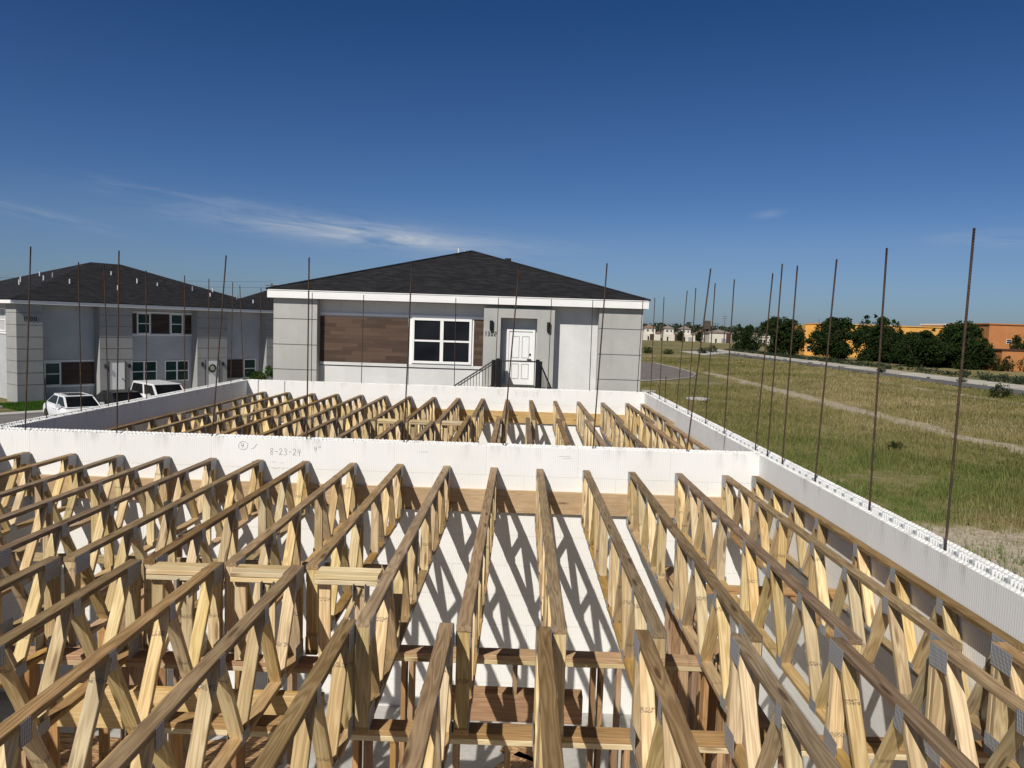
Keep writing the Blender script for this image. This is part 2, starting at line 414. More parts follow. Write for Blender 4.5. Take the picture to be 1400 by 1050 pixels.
_lum = {}
def lumber_mesh(L, w, t, mat, name):
    key = (round(L,3), round(w,4), round(t,4), mat.name)
    if key in _lum: return _lum[key]
    c = .0035
    prof = [(-w/2+c,-t/2),(w/2-c,-t/2),(w/2,-t/2+c),(w/2,t/2-c),(w/2-c,t/2),(-w/2+c,t/2),(-w/2,t/2-c),(-w/2,-t/2+c)]
    m = MB()
    for x in (-L/2, L/2):
        for (y, z) in prof: m.v.append((x,y,z))
    n = 8
    for j in range(n): m.f.append((j,(j+1)%n,n+(j+1)%n,n+j)[::-1])
    m.f.append(tuple(range(n))); m.f.append(tuple(range(n,2*n))[::-1])
    me = m.mesh(name, mat)
    bm = bmesh.new(); bm.from_mesh(me); bmesh.ops.recalc_face_normals(bm, faces=bm.faces); bm.to_mesh(me); bm.free()
    _lum[key] = me
    return me
def lumber(name, p0, p1, w, t, mat, parent=None, side=(1,0,0)):
    """board from p0 to p1; its width w runs along SIDE"""
    p0, p1 = Vector(p0), Vector(p1)
    ex = (p1-p0); L = ex.length; ex.normalize()
    ey = Vector(side); ey = (ey - ex*ey.dot(ex)).normalized(); ez = ex.cross(ey)
    mw = Matrix((ex, ey, ez)).transposed().to_4x4(); mw.translation = (p0+p1)/2
    return link(name, lumber_mesh(L, w, t, mat, name), parent, mw)

# ------------------------------------------------------------------ layout constants
ZT, ZB = 3.33, 2.62        # truss top / bottom
ZW = 3.62                  # foam wall top
XL, XR = -6.97, 3.20       # inner faces of the long walls
Y1, Y1b = 10.07, 10.32     # cross wall
Y2, Y2b = 19.55, 19.80     # end wall
TH, PT = .25, .06
Y0 = -1.6

# ------------------------------------------------------------------ floor trusses
plate_top = MB().box(-.0009,.0009,-.042,.042,-.058,.058).mesh('nail_plate', M['plate'])
plate_bot = MB().box(-.0009,.0009,-.062,.062,-.04,.04).mesh('nail_plate', M['plate'])
plate_end = MB().box(-.0009,.0009,-.098,.098,-.068,.068).mesh('nail_plate', M['plate'])
def plates(root, me, y, z):
    for sx in (-1,1):
        link('nail_plate', me, root, Matrix.Translation((sx*.0462, y, z)))
def make_truss(L):
    """origin under the far end at truss top height; runs toward -Y"""
    r = thing('floor_truss', 'floor truss', 'floor truss')
    H = ZT-ZB; t = .038; w = .089
    lumber('top_chord', (0,-L,-t/2), (0,0,-t/2), w, t, M['chord'], r)
    lumber('bottom_chord', (0,-L,-H+t/2), (0,0,-H+t/2), w, t, M['bchord'], r)
    zt, zb = -t+.004, -H+t-.004
    for k, y in enumerate((-.022, -.064, -L+.022, -L+.064)):
        lumber('end_post', (0,y,zb), (0,y,zt), .0875 if k%2 else .0865, .038, M['web'], r)
    half = (L-.92)/2; n = max(2, round(half/.80)); p = (half-.12)/n
    ws = [.086,.0845,.083,.0855]
    k = 0
    for s_ in (0,1):
        f = (lambda d: -d) if s_ == 0 else (lambda d: -L+d)
        for i in range(n):
            a, b, c = .12+i*p, .12+(i+.5)*p, .12+(i+1)*p
            g = .018
            lumber('web', (0,f(a+g),zt), (0,f(b-g),zb), ws[k%4], .038, M['web'], r); k += 1
            lumber('web', (0,f(b+g),zb), (0,f(c-g),zt), ws[k%4], .038, M['web'], r); k += 1
            plates(r, plate_bot, f(b), -H+.038)
            if i: plates(r, plate_top, f(a), -.062)
        lumber('web', (0,f(.12+n*p+.03),zt), (0,f(.12+n*p+.03),zb), .0875, .038, M['web'], r)
        plates(r, plate_top, f(.12+n*p), -.062); plates(r, plate_bot, f(.12+n*p+.03), -H+.038)
        plates(r, plate_end, f(.102), -.071); plates(r, plate_end, f(.102), -H+.07)
    return r
def place_trusses(L, yfar, xs, where, group, dz=0.):
    proto = None
    for i, x in enumerate(xs):
        lab = f"floor truss {where}, {ORD[i]} from the field"
        loc = (x+random.uniform(-.006,.006), yfar+random.uniform(-.012,.0), ZT+dz+random.uniform(-.004,.003))
        if proto is None:
            proto = make_truss(L); proto.location = loc; proto['label'] = lab; proto['group'] = group; q = proto
        else: q = copy_tree(proto, loc, None, lab)
        q.rotation_euler[2] = random.uniform(-.0012,.0012)
GX = [3.15,2.755,2.135,1.515,.925,.305,-.295,-.92,-1.54,-2.16,-2.785,-3.405,-4.03,-4.65,-5.27,-5.9,-6.52]
g = 'open-web floor trusses laid across the building'
# near bay: far half then near half
place_trusses(5.40, Y1-.012, [x for x in GX if x > -1.1], 'in the near bay, back row, door side', g)
place_trusses(4.32, Y1-.012, [x for x in GX if x < -1.1], 'in the near bay, back row, car side', g)
place_trusses(5.80, 4.70, [x-.105 for x in GX if x > -1.1], 'in the front row, door side', g)
place_trusses(7.10, 5.74, [x-.105 for x in GX if x < -1.1], 'in the front row, car side', g)
# far bay
place_trusses(3.85, Y2-.012, [x for x in GX if x > -1.1], 'in the far bay, back row, door side', g)
place_trusses(4.93, Y2-.012, [x for x in GX if x < -1.1], 'in the far bay, back row, car side', g)
place_trusses(5.42, 15.76, [x-.105 for x in GX if x > -1.1], 'in the far bay, front row, door side', g)
place_trusses(4.34, 14.68, [x-.105 for x in GX if x < -1.1], 'in the far bay, front row, car side', g)

# edge ledgers on the cross and end walls (between trusses one long board behind them)
o = lumber('ledger_board', (XL,Y1-.004-.022,2.88), (XR,Y1-.004-.022,2.88), .044, .30, M['ledger'], None, side=(0,1,0))
# make board butt behind truss ends: trusses are notched around it visually by their end posts
tag(o, 'long wooden ledger board fixed low on the handwritten cross wall', 'ledger board')
o = lumber('ledger_board', (XL,Y2-.026,2.88), (XR,Y2-.026,2.88), .044, .30, M['ledger'], None, side=(0,1,0))
tag(o, 'wooden ledger board fixed on the end wall under the grey house', 'ledger board')

# pale blocking between the trusses
def block(x0, x1, y, label):
    r = thing('blocking', label, 'blocking', ((x0+x1)/2, y, ZT))
    L = x1-x0
    lumber('top_board', (-L/2,-.055,-.024), (L/2,-.055,-.024), .098, .036, M['block'], r, side=(0,1,0))
    lumber('top_board', (-L/2,.050,-.026), (L/2,.050,-.026), .098, .036, M['block'], r, side=(0,1,0))
    lumber('face_board', (-L/2,-.085,-.064), (L/2,-.085,-.064), .036, .036, M['block'], r, side=(0,1,0))
    lumber('post', (L*.22,-.05,-.06), (L*.22,-.05,-.70), .085, .037, M['web'], r)
    lumber('post', (-L*.36,-.03,-.06), (-L*.36,-.03,-.70), .085, .037, M['web'], r)
    lumber('brace', (-L*.3,-.05,-.68), (L*.2,-.05,-.10), .036, .085, M['web'], r, side=(0,0,1))
    for sx in (-.0432,.0432):
        link('nail_plate', plate_end, r, Matrix.Translation((L*.22+sx*1.02,-.05,-.13)))
    return r
block(-2.71,-2.31,5.62,'pale double 2x4 block between trusses, the leftmost in the near bay')
block(-2.09,-1.70,5.63,'pale double 2x4 block in the middle of the three in the near bay')
block(-1.47,-1.00,5.64,'pale double 2x4 block nearest the sunny foam wall in the near bay')
block(-2.71,-2.31,14.76,'pale block between trusses in the far bay, the leftmost one')
block(-2.09,-1.70,14.77,'pale block between trusses in the far bay, the middle one')
block(-1.47,-1.00,14.78,'pale block between trusses in the far bay, nearest the door side')

# ------------------------------------------------------------------ foam-form walls
def icf(label, axis, a0, a1, f_in, f_out, cap_start=True):
    """axis: direction the wall runs ('X' or 'Y'); f_in inner face coord, f_out outer face coord (on the other axis)"""
    r = thing('foam_form_wall', label, 'foam wall')
    mt = M['foam'+axis]
    sgn = 1 if f_out > f_in else -1
    def bx(mb, a, b, c, d, z0, z1):
        lo, hi = min(c,d), max(c,d)
        if axis == 'X': mb.box(a,b,lo,hi,z0,z1)
        else: mb.box(lo,hi,a,b,z0,z1)
    i1 = f_in + sgn*PT; o1 = f_out - sgn*PT
    def toothed(c, d, nm):
        mb = MB(); bx(mb, a0, a1, c, d, -.15 if nm == 'outer_panel' else -.001, ZW-.014)
        a = a0+.01; k = 0
        m1 = c+(d-c)*.12; m2 = c+(d-c)*.88; mid = (c+d)/2
        while a < a1-.03:
            h = .007 if random.random() > .06 else .001
            if k % 2 == 0: bx(mb, a, a+.026, m1, mid, ZW-.0138, ZW-.014+h)
            else: bx(mb, a, a+.026, mid, m2, ZW-.0138, ZW-.014+h)
            a += .0265; k += 1
        return mb.build(nm, mt, r)
    toothed(f_in, i1, 'inner_panel'); toothed(o1, f_out, 'outer_panel')
    rb = MB(); tb = MB(); a = a0+.03; k = 0
    while a < a1-.04:
        if k % 5 == 4:
            bx(tb, a-.008, a+.032, o1, o1-sgn*.030, ZW-.36, ZW-.030)
            bx(tb, a-.006, a+.030, i1, i1+sgn*.011, ZW-.36, ZW-.05)
            bx(tb, a+.008, a+.016, o1-sgn*.0112, i1+sgn*.0112, ZW-.075, ZW-.055)
            bx(tb, a+.008, a+.016, o1-sgn*.0112, i1+sgn*.0112, ZW-.26, ZW-.235)
        else:
            bx(rb, a, a+.011, o1+sgn*.001, o1-sgn*.030, ZW-.42, ZW-.020)
            bx(rb, a, a+.011, i1-sgn*.001, i1+sgn*.012, ZW-.42, ZW-.026)
        a += .041; k += 1
    rb.build('rib', M['foamrib'], r); tb.build('web_tie', M['tie'], r)
    cb = MB(); bx(cb, a0+.002, a1-.002, i1+sgn*.0005, o1-sgn*.0005, -.15, ZW-.34); cb.build('concrete_core', M['concrete'], r)
    return r
w_right = icf('long white foam form wall beside the open grassy field', 'Y', Y0, Y2b+.0, XR, XR+TH)
w_left = icf('long white foam form wall on the parked car side', 'Y', Y0, Y2b+.0, XL, XL-TH)
w_mid = icf('white foam cross wall with the pencilled date, behind the near trusses', 'X', XL+.002, XR-.002, Y1, Y1b)
w_end = icf('white foam end wall right in front of the grey house', 'X', XL+.002, XR-.002, Y2, Y2b)

# pencil marks
def strokes(parent, yy, mat, lines, r=.0019, name='pencil_writing'):
    mb = MB()
    for ln in lines: mb.tube([(x,yy,z) for x,z in ln], r, 5)
    return mb.build(name, mat, parent)
def glyph(ch):
    G = {'8': [[(.5,.5),(.15,.7),(.25,.95),(.6,1),(.8,.8),(.5,.5),(.1,.25),(.3,.02),(.65,.05),(.8,.28),(.5,.5)]],
         '-': [[(.15,.5),(.85,.52)]],
         '2': [[(.1,.8),(.35,1),(.75,.9),(.75,.65),(.1,.05),(.45,.12),(.95,.02)]],
         '3': [[(.15,.9),(.5,1),(.8,.85),(.65,.62),(.35,.55),(.7,.48),(.85,.2),(.5,.0),(.1,.1)]],
         '4': [[(.3,1),(.1,.5),(.8,.55)],[(.75,1),(.5,-.1)]],
         '"': [[(.3,1.1),(.25,.85)],[(.6,1.12),(.55,.87)]],
         '6': [[(.7,1),(.2,.6),(.1,.2),(.4,0),(.75,.2),(.6,.45),(.2,.35)]],
         '1': [[(.5,1),(.45,0)]]}
    return G[ch]
def write(txt, x, z, h, w, adv):
    L = []
    for ch in txt:
        for ln in glyph(ch): L.append([(x+px*w, z+pz*h) for px,pz in ln])
        x += adv
    return L
circ = [(-3.64+.062*math.cos(t*.5)*(1+.1*math.sin(t)), 3.505+.056*math.sin(t*.5)) for t in range(0,14)]
strokes(w_mid, Y1-.002, M['ink'], [circ]+write('4', -3.672, 3.475, .06, .05, .05)+[[(-3.53,3.47),(-3.50,3.475),(-3.47,3.51),(-3.455,3.535)]])
strokes(w_mid, Y1-.002, M['ink'], write('8-23-24', -3.285, 3.395, .088, .052, .061))
strokes(w_mid, Y1-.002, M['ink'], write('4"', -2.70, 3.455, .066, .05, .06))
strokes(w_mid, Y1-.002, M['ink2'], [[(-3.26,3.30),(-3.20,3.30)],[(-3.15,3.29),(-3.09,3.29)],[(-3.25,3.22),(-3.21,3.215),(-3.15,3.225)],[(-3.12,3.215),(-3.09,3.22)]])
strokes(w_end, Y2-.002, M['ink2'], write('8-23-24', -.10, 3.42, .12, .075, .088)+write('4', -.55, 3.44, .12, .09, .1)+[[(-.47+.09*math.cos(t*.5), 3.50+.075*math.sin(t*.5)) for t in range(0,14)]], .0026)
strokes(w_mid, Y1-.002, M['ink2'], [[(.55,3.50),(.70,3.505)],[(.6,3.47),(.72,3.48)],[(-1.3,3.50),(-1.18,3.50)]])

# ------------------------------------------------------------------ rebar
def rebar_mesh(h):
    mb = MB(); n = 10; ry = .0088
    seg = max(3, int(h/.3))
    mb.tube([(0,0,h*i/seg) for i in range(seg+1)], ry, n)
    z = .02
    while z < h-.01:
        b = len(mb.v)
        for zz, rr in ((z, ry), (z+.004, ry+.0022), (z+.009, ry)):
            for j in range(n):
                t = 2*math.pi*j/n; mb.v.append((rr*math.cos(t), rr*math.sin(t), zz+.003*math.sin(t)))
        for k in range(2):
            for j in range(n):
                a0 = b+k*n+j; a1 = b+k*n+(j+1)%n; mb.f.append((a0,a1,a1+n,a0+n))
        z += .022
    return mb.mesh('rebar', M['rebar'], True)
_rb = {}
def rebar(x, y, top, label, lx=0., ly=0., group='rebar dowels standing in the foam walls'):
    z0 = ZW-.34; h = round(top-z0, 2)
    if h not in _rb: _rb[h] = rebar_mesh(h)
    o = link('rebar', _rb[h]); o.location = (x,y,z0)
    o.rotation_euler = (math.atan2(-ly, h), math.atan2(lx, h), random.random()*6)
    o.rotation_mode = 'XYZ'
    d = Vector((lx, ly, h)).normalized()
    o.rotation_mode = 'QUATERNION'; o.rotation_quaternion = d.to_track_quat('Z','Y')
    tag(o, label, 'rebar', group); return o
midx = [(-6.65,.14,6.05),(-5.40,.05,6.03),(-4.13,.20,6.02),(-2.83,.0,6.02),(-1.53,.06,6.01),(-.21,.16,6.0),(1.0,.10,6.06),(2.24,.22,6.04)]
for i,(x,l,t) in enumerate(midx):
    rebar(x, Y1+.125, t, f"tall rebar in the handwritten cross wall, {ORD[i]} from the parked car side", l, random.uniform(-.03,.03))
ry = [(5.86,.04,6.04),(7.15,.0,6.02),(8.52,.10,6.04),(9.58,.05,6.05),(10.17,.06,6.12),(10.72,.12,6.04),(12.35,.04,6.05),(13.6,.05,6.06),(15.05,.04,6.05),(16.2,.12,6.05),(17.45,.0,4.16),(18.15,.0,5.99),(19.4,.0,6.02)]
for i,(y,l,t) in enumerate(ry):
    w = 'short' if t < 5 else 'tall'
    rebar(XR+.125, y, t, f"{w} rebar in the wall by the grassy field, {ORD[i]} from the viewer", l, 0)
ly_ = [(11.42,-.03,4.2),(12.32,-.02,6.0),(13.15,-.06,6.03),(13.8,.02,3.86),(14.5,.0,6.03),(16.16,.0,6.04),(17.37,.02,6.05),(18.75,.04,6.05)]
for i,(y,l,t) in enumerate(ly_):
    w = 'short' if t < 5 else 'tall'
    rebar(XL-.125, y, t, f"{w} rebar in the wall on the parked car side, {ORD[i]} from the viewer", l, 0)
for i,(x,l,t) in enumerate([(-7.1,-.12,6.02),(-6.72,.05,5.98),(-5.36,.0,5.89),(-4.07,.03,5.87),(-2.87,.02,5.87),(-1.67,-.02,5.87),(-.63,.03,5.90),(.73,.02,5.91),(1.8,.0,5.91),(3.02,.05,5.95)]):
    rebar(x, Y2+.125, t, f"thin rebar in the end wall before the grey house, {ORD[i]} from car side", l, random.uniform(-.03,.03))

# ------------------------------------------------------------------ slab, interior stud walls, clutter
o = MB().box(XL-TH+.01,XR+TH-.01,Y0,Y2b-.01,-.16,-.0).build('concrete_floor', M['slab']); tag(o, kind='structure')
def stud_wall(label, p0, p1, studs, header=None, zt=ZB-.004, gap=None, wd=.14):
    """along X or Y; studs: distances along the wall"""
    r = thing('stud_wall', label, 'stud wall', (p0[0],p0[1],0))
    d = Vector((p1[0]-p0[0], p1[1]-p0[1], 0)); L = d.length; d.normalize(); nrm = Vector((-d.y,d.x,0))
    for k, z in enumerate((zt-.019, zt-.058)):
        lumber('top_plate', d*(-.002*k)+Vector((0,0,z)), d*(L+.002*k)+Vector((0,0,z)), wd-.002*k, .038, (M['stud'],M['block'])[k], r, side=nrm)
    for s_ in studs:
        top = zt-.078; bot = .04
        cuts = [(bot, top)]
        if header:
            for (h0,h1) in header:
                if h0+.05 < s_ < h1-.05: cuts = [(2.30, top)]
        for b_, t_ in cuts:
            lumber('stud', d*s_+Vector((0,0,b_)), d*s_+Vector((0,0,t_)), wd-.006, .038, M['stud'], r, side=nrm)
    if header:
        for (h0,h1) in header:
            lumber('header', d*h0+Vector((0,0,2.28)), d*h1+Vector((0,0,2.28)), wd-.008, .038, M['stud'], r, side=nrm)
            lumber('header_board', d*h0-nrm*.045+Vector((0,0,2.165)), d*h1-nrm*.045+Vector((0,0,2.165)), .038, .19, M['stud'], r, side=nrm)
            lumber('header_board', d*h0+nrm*.045+Vector((0,0,2.165)), d*h1+nrm*.045+Vector((0,0,2.165)), .038, .19, M['stud'], r, side=nrm)
    else: pass
    segs = [(0,L)]
    if header:
        segs = []; c = 0
        for (h0,h1) in header: segs.append((c,h0)); c = h1
        segs.append((c,L))
    for a,b in segs:
        if b-a > .05: lumber('bottom_plate', d*a+Vector((0,0,.020)), d*b+Vector((0,0,.020)), wd-.004, .036, M['stud'], r, side=nrm)
    return r
xs = lambda x0, L: [x-x0 for x in L]
stud_wall('reddish stud wall under the lap of the nearest trusses', (-2.2,4.76), (3.19,4.76), xs(-2.2,[-2.15,-1.75,-1.33,-.97,-.90,-.73,-.33,.0,.27,.68,.76,.93,1.35,1.48,1.78,1.84,2.2,2.62,3.05]))
stud_wall('stud wall with a door header, second from the viewer', (-1.25,5.93), (1.62,5.93), xs(-1.25,[-1.2,-.84,-.78,.04,.66,.72,.86,1.3,1.45,1.55]), header=[(1.25-.70,1.25+.58)])
stud_wall('stud wall under the pale blocks on the parked car side', (XL+.01,5.66), (-1.3,5.66), [i*.4+.1 for i in range(14)])
stud_wall('stud partition running away from the viewer under the right-hand trusses', (1.70,4.90), (1.70,8.3), [.05,.3,.42,.62,.85,1.0,1.3,1.62,1.68,2.0,2.4,2.8,3.2], wd=.10)
stud_wall('stud partition near the parked car side wall', (-3.9,5.80), (-3.9,9.4), [i*.4+.1 for i in range(9)], wd=.10)
stud_wall('far bay stud wall under the lap on the door side', (-1.25,15.72), (3.19,15.72), [i*.4+.1 for i in range(11)])
stud_wall('far bay stud wall under the lap on the parked car side', (XL+.01,14.64), (-1.3,14.64), [i*.4+.1 for i in range(14)])
# box beam lying between trusses, seen left of centre
r = thing('box_beam', 'stacked boards forming a beam beside the leftmost front stud wall', 'beam', (-2.2,5.15,2.45))
lumber('board', (-.95,0,.0), (.9,0,.0), .038, .28, M['ledger'], r, side=(0,1,0))
lumber('board', (-.93,.041,.004), (.9,.041,.004), .038, .28, M['ledger'], r, side=(0,1,0))
# strongback rows threaded through the truss openings
o = lumber('strongback', (-6.9,7.62,2.70), (-1.2,7.62,2.70), .038, .085, M['web'], None, side=(0,1,0)); tag(o, 'long narrow bracing board threaded through the near bay trusses', 'brace board')
o = lumber('strongback', (1.8,7.35,2.70), (3.15,7.35,2.70), .038, .085, M['stud'], None, side=(0,1,0)); tag(o, 'short dark bracing board near the field side foam wall', 'brace board')
# clutter on the slab
r = thing('pipe_roll', 'black plastic pipe lying on the slab by the sunny cross wall', 'pipe', (-3.15,9.6,.05))
MB().tube([(-.12,-.5,0),(-.03,-.05,.02),(.06,.45,.09)], .045, 12).build('tube', M['plasticblk'], r, smooth=True)
MB().tube([(-.16,-.35,.06),(.02,.2,.10)], .03, 10).build('tube', M['plasticblk'], r, smooth=True)
o = MB().tube([(-3.0,9.55,.06),(-2.8,9.5,.02),(-2.6,9.6,.02),(-2.45,9.5,.02),(-2.2,9.55,.02)], .009, 6).build('extension_cord', M['cord']); tag(o,'thin red extension cord on the slab beside the black pipe','cord')
o = lumber('scrap_board', (-1.25,9.86,.022), (-.62,9.80,.022), .085, .037, M['block'], None, side=(0,1,0)); tag(o, 'short pale offcut lying at the foot of the cross wall', 'offcut')
o = lumber('scrap_board', (-1.05,9.5,.022), (.55,9.42,.022), .085, .037, M['block'], None, side=(0,1,0)); tag(o, 'long pale 2x4 lying on the slab between the stud walls', 'offcut')
def osb(x, y, rz, sx, sy, label):
    o = MB().box(-sx/2,sx/2,-sy/2,sy/2,0,.012).build('osb_scrap', M['osb']); o.location = (x,y,.004); o.rotation_euler = (0,0,rz); tag(o, label, 'board scrap')
osb(-3.35,8.75,.3,1.3,.7,'torn chipboard scrap on the slab left of the black pipe')
osb(.25,9.05,-.5,.6,.35,'small chipboard scrap on the slab near the door header')
osb(-5.2,8.6,-.1,1.6,.9,'large chipboard sheet on the slab under the leftmost trusses')
osb(.1,8.75,.9,.5,.3,'broken chipboard corner lying in front of the small scrap')

# ------------------------------------------------------------------ ground and far setting
def ground_z(x, y):
    z = -.15
    # low bank between the track and the concrete channel, only gentle
    if x > 26: z += .28*max(0, min(1, (x-27)/6))*max(0,min(1,(46-x)/8))*(0.6+.4*noise.noise(Vector((x*.05,y*.03,0))))
    if x > 6 and y > 8: z += .05*noise.noise(Vector((x*.12,y*.12,3)))*min(1,(x-6)/6)
    return z
def ground():
    xs_ = [-3000,-600,-200,-80,-50,-30,-20,-12,-7.3,3.6]+[4+i*1.0 for i in range(70)]+[80,90,110,150,250,600,3000]
    ys_ = [-300,-60,-20,-5]+[i*2.0 for i in range(80)]+[165,175,190,210,240,280,340,420,600,1200,5000]
    V = [(x,y,ground_z(x,y)) for y in ys_ for x in xs_]; n = len(xs_)
    F = [(j*n+i, j*n+i+1, (j+1)*n+i+1, (j+1)*n+i) for j in range(len(ys_)-1) for i in range(n-1)]
    me = bpy.data.meshes.new('ground'); me.from_pydata(V,[],F); me.materials.append(M['ground']); me.shade_smooth()
    return tag(link('ground', me), kind='structure')
ground()
def sheet(name, pts, z, mat, kind='structure'):
    mb = MB(); mb.face([(x,y,z) for x,y in pts]); return tag(mb.build(name, mat), kind=kind)
# drainage channel beyond the field: grey floor and light sloped concrete bank
mb = MB()
Y_a, Y_b, st = 20, 232, 6
ys = list(range(Y_a, Y_b+1, st))
for a,b in zip(ys[:-1], ys[1:]): mb.face([(50.6,a,-.10),(55.4,a,-.10),(55.4,b,-.10),(50.6,b,-.10)])
tag(mb.build('channel_road', M['greyroad']), kind='structure')
mb = MB()
for a,b in zip(ys[:-1], ys[1:]):
    mb.face([(55.4,a,-.096),(58.5,a,.16),(58.5,b,.16),(55.4,b,-.096)]); mb.face([(58.5,a,.16),(58.9,a,.16),(58.9,b,.16),(58.5,b,.16)]); mb.face([(58.9,a,.16),(59.7,a,-.16),(59.7,b,-.16),(58.9,b,.16)])
tag(mb.build('channel_bank', M['canal']), kind='structure')
sheet('paved_turnaround', [(9,78),(13,80.5),(16.5,84),(20.2,90),(22.1,97),(22.6,106),(22.2,118),(22.0,126),(19.5,130),(2,130),(-5,100),(-2,82)], -.085, M['asphalt'])
mb = MB(); pp = [(9,78),(13,80.5),(16.5,84),(20.2,90),(22.1,97),(22.6,106),(22.2,118),(22.0,126)]
mb.tube([(x+.1,y,-.08) for x,y in pp], .06, 6); tag(mb.build('kerb', M['walk']), kind='structure')
sheet('far_pavement', [(35,175),(42,176),(56,204),(50,212),(38,200)], -.06, M['walk'])
# manhole slab
r = thing('manhole_cover', 'round concrete manhole cover sitting in the grass by the rebars', 'manhole', (13.75,59,-.15))
MB().tube([(0,0,0),(0,0,.16)], .80, 24).build('riser', M['concrete'], r); MB().tube([(0,0,.162),(0,0,.27)], .88, 24).build('lid', M['walk'], r)
o = MB().tube([(11.2,67,-.13),(11.2,67,-.06)], .8, 14).build('concrete_pad', M['walk']); tag(o,'small flat concrete pad in the grass beyond the manhole cover','pad')

# grass
def tri_mesh(name, V, F, mat):
    me = bpy.data.meshes.new(name); me.from_pydata(V, [], F); me.materials.append(mat); me.update(); return me
def grass():
    V = []; F = []; rr = random.Random(3)
    def blade(x, y, z, h, w, sc_):
        a = rr.uniform(0, 6.283); lean = rr.uniform(.1,.55)*h; b = len(V)
        dx, dy = math.cos(a), math.sin(a); px, py = -dy*w/2, dx*w/2
        V.extend([(x-px,y-py,z),(x+px,y+py,z),(x+dx*lean*.45-px*.6,y+dy*lean*.45-py*.6,z+h*.62),(x+dx*lean*.45+px*.6,y+dy*lean*.45+py*.6,z+h*.62),(x+dx*lean,y+dy*lean,z+h)])
        F.extend([(b,b+1,b+3,b+2),(b+2,b+3,b+4)])
    count = 0
    tries = 0
    while count < 300000 and tries < 1500000:
        tries += 1
        # sample distance with density falling off
        u = rr.random()
        y = 14 * (150/14)**(u**.85)
        xmax = min(50.3, y*.66+2); x = rr.uniform(3.6+max(0,0), xmax)
        if x < .27*y-3 and y > 30 and x < 5: continue
        if y < 76 or x > 23 or y > 131: pass
        elif x < 22.8 and y > 77: continue
        if abs(x-24.7+1.2*noise.noise(Vector((x*.3,y*.3,9)))) < .95 and y < 104 and rr.random() > .08: continue
        nv = noise.noise(Vector((x*.33, y*.33, 1.7))) + .5*noise.noise(Vector((x*1.3,y*1.3,5)))
        if rr.random() < max(0, min(.8, (-nv-.12)*2.2)): continue
        if y+.35*x < 26.2+2.0*nv and rr.random() > .10: continue
        if math.hypot(x-13.75,y-59) < .95: continue
        s2 = noise.noise(Vector((x*.22,y*.12,21)))
        if abs(x-42.6+2.0*noise.noise(Vector((x*.2,y*.2,4)))) < 1.0+1.2*s2 and y < 106 and rr.random() < .88: continue
        if s2 > .34 and rr.random() < .6: continue
        d = math.hypot(x, y)
        h = (.06+.24*rr.random()**1.6)*(1+.75*nv)*(1 if rr.random() > .04 else 1.9); w = max(.009, d*.00062)*rr.uniform(.7,1.5)
        if x > 24: h *= 1.1
        z = ground_z(x,y)-.02
        for _ in range(3 if d < 45 else 2):
            blade(x+rr.uniform(-.12,.12)*(1+d*.01), y+rr.uniform(-.12,.12)*(1+d*.02), z, h*rr.uniform(.7,1.2), w, d); count += 1
    tag(link('field_grass', tri_mesh('field_grass', V, F, M['grass'])), 'rough dry green grass growing over the open field', 'grass', kind='stuff')
grass()

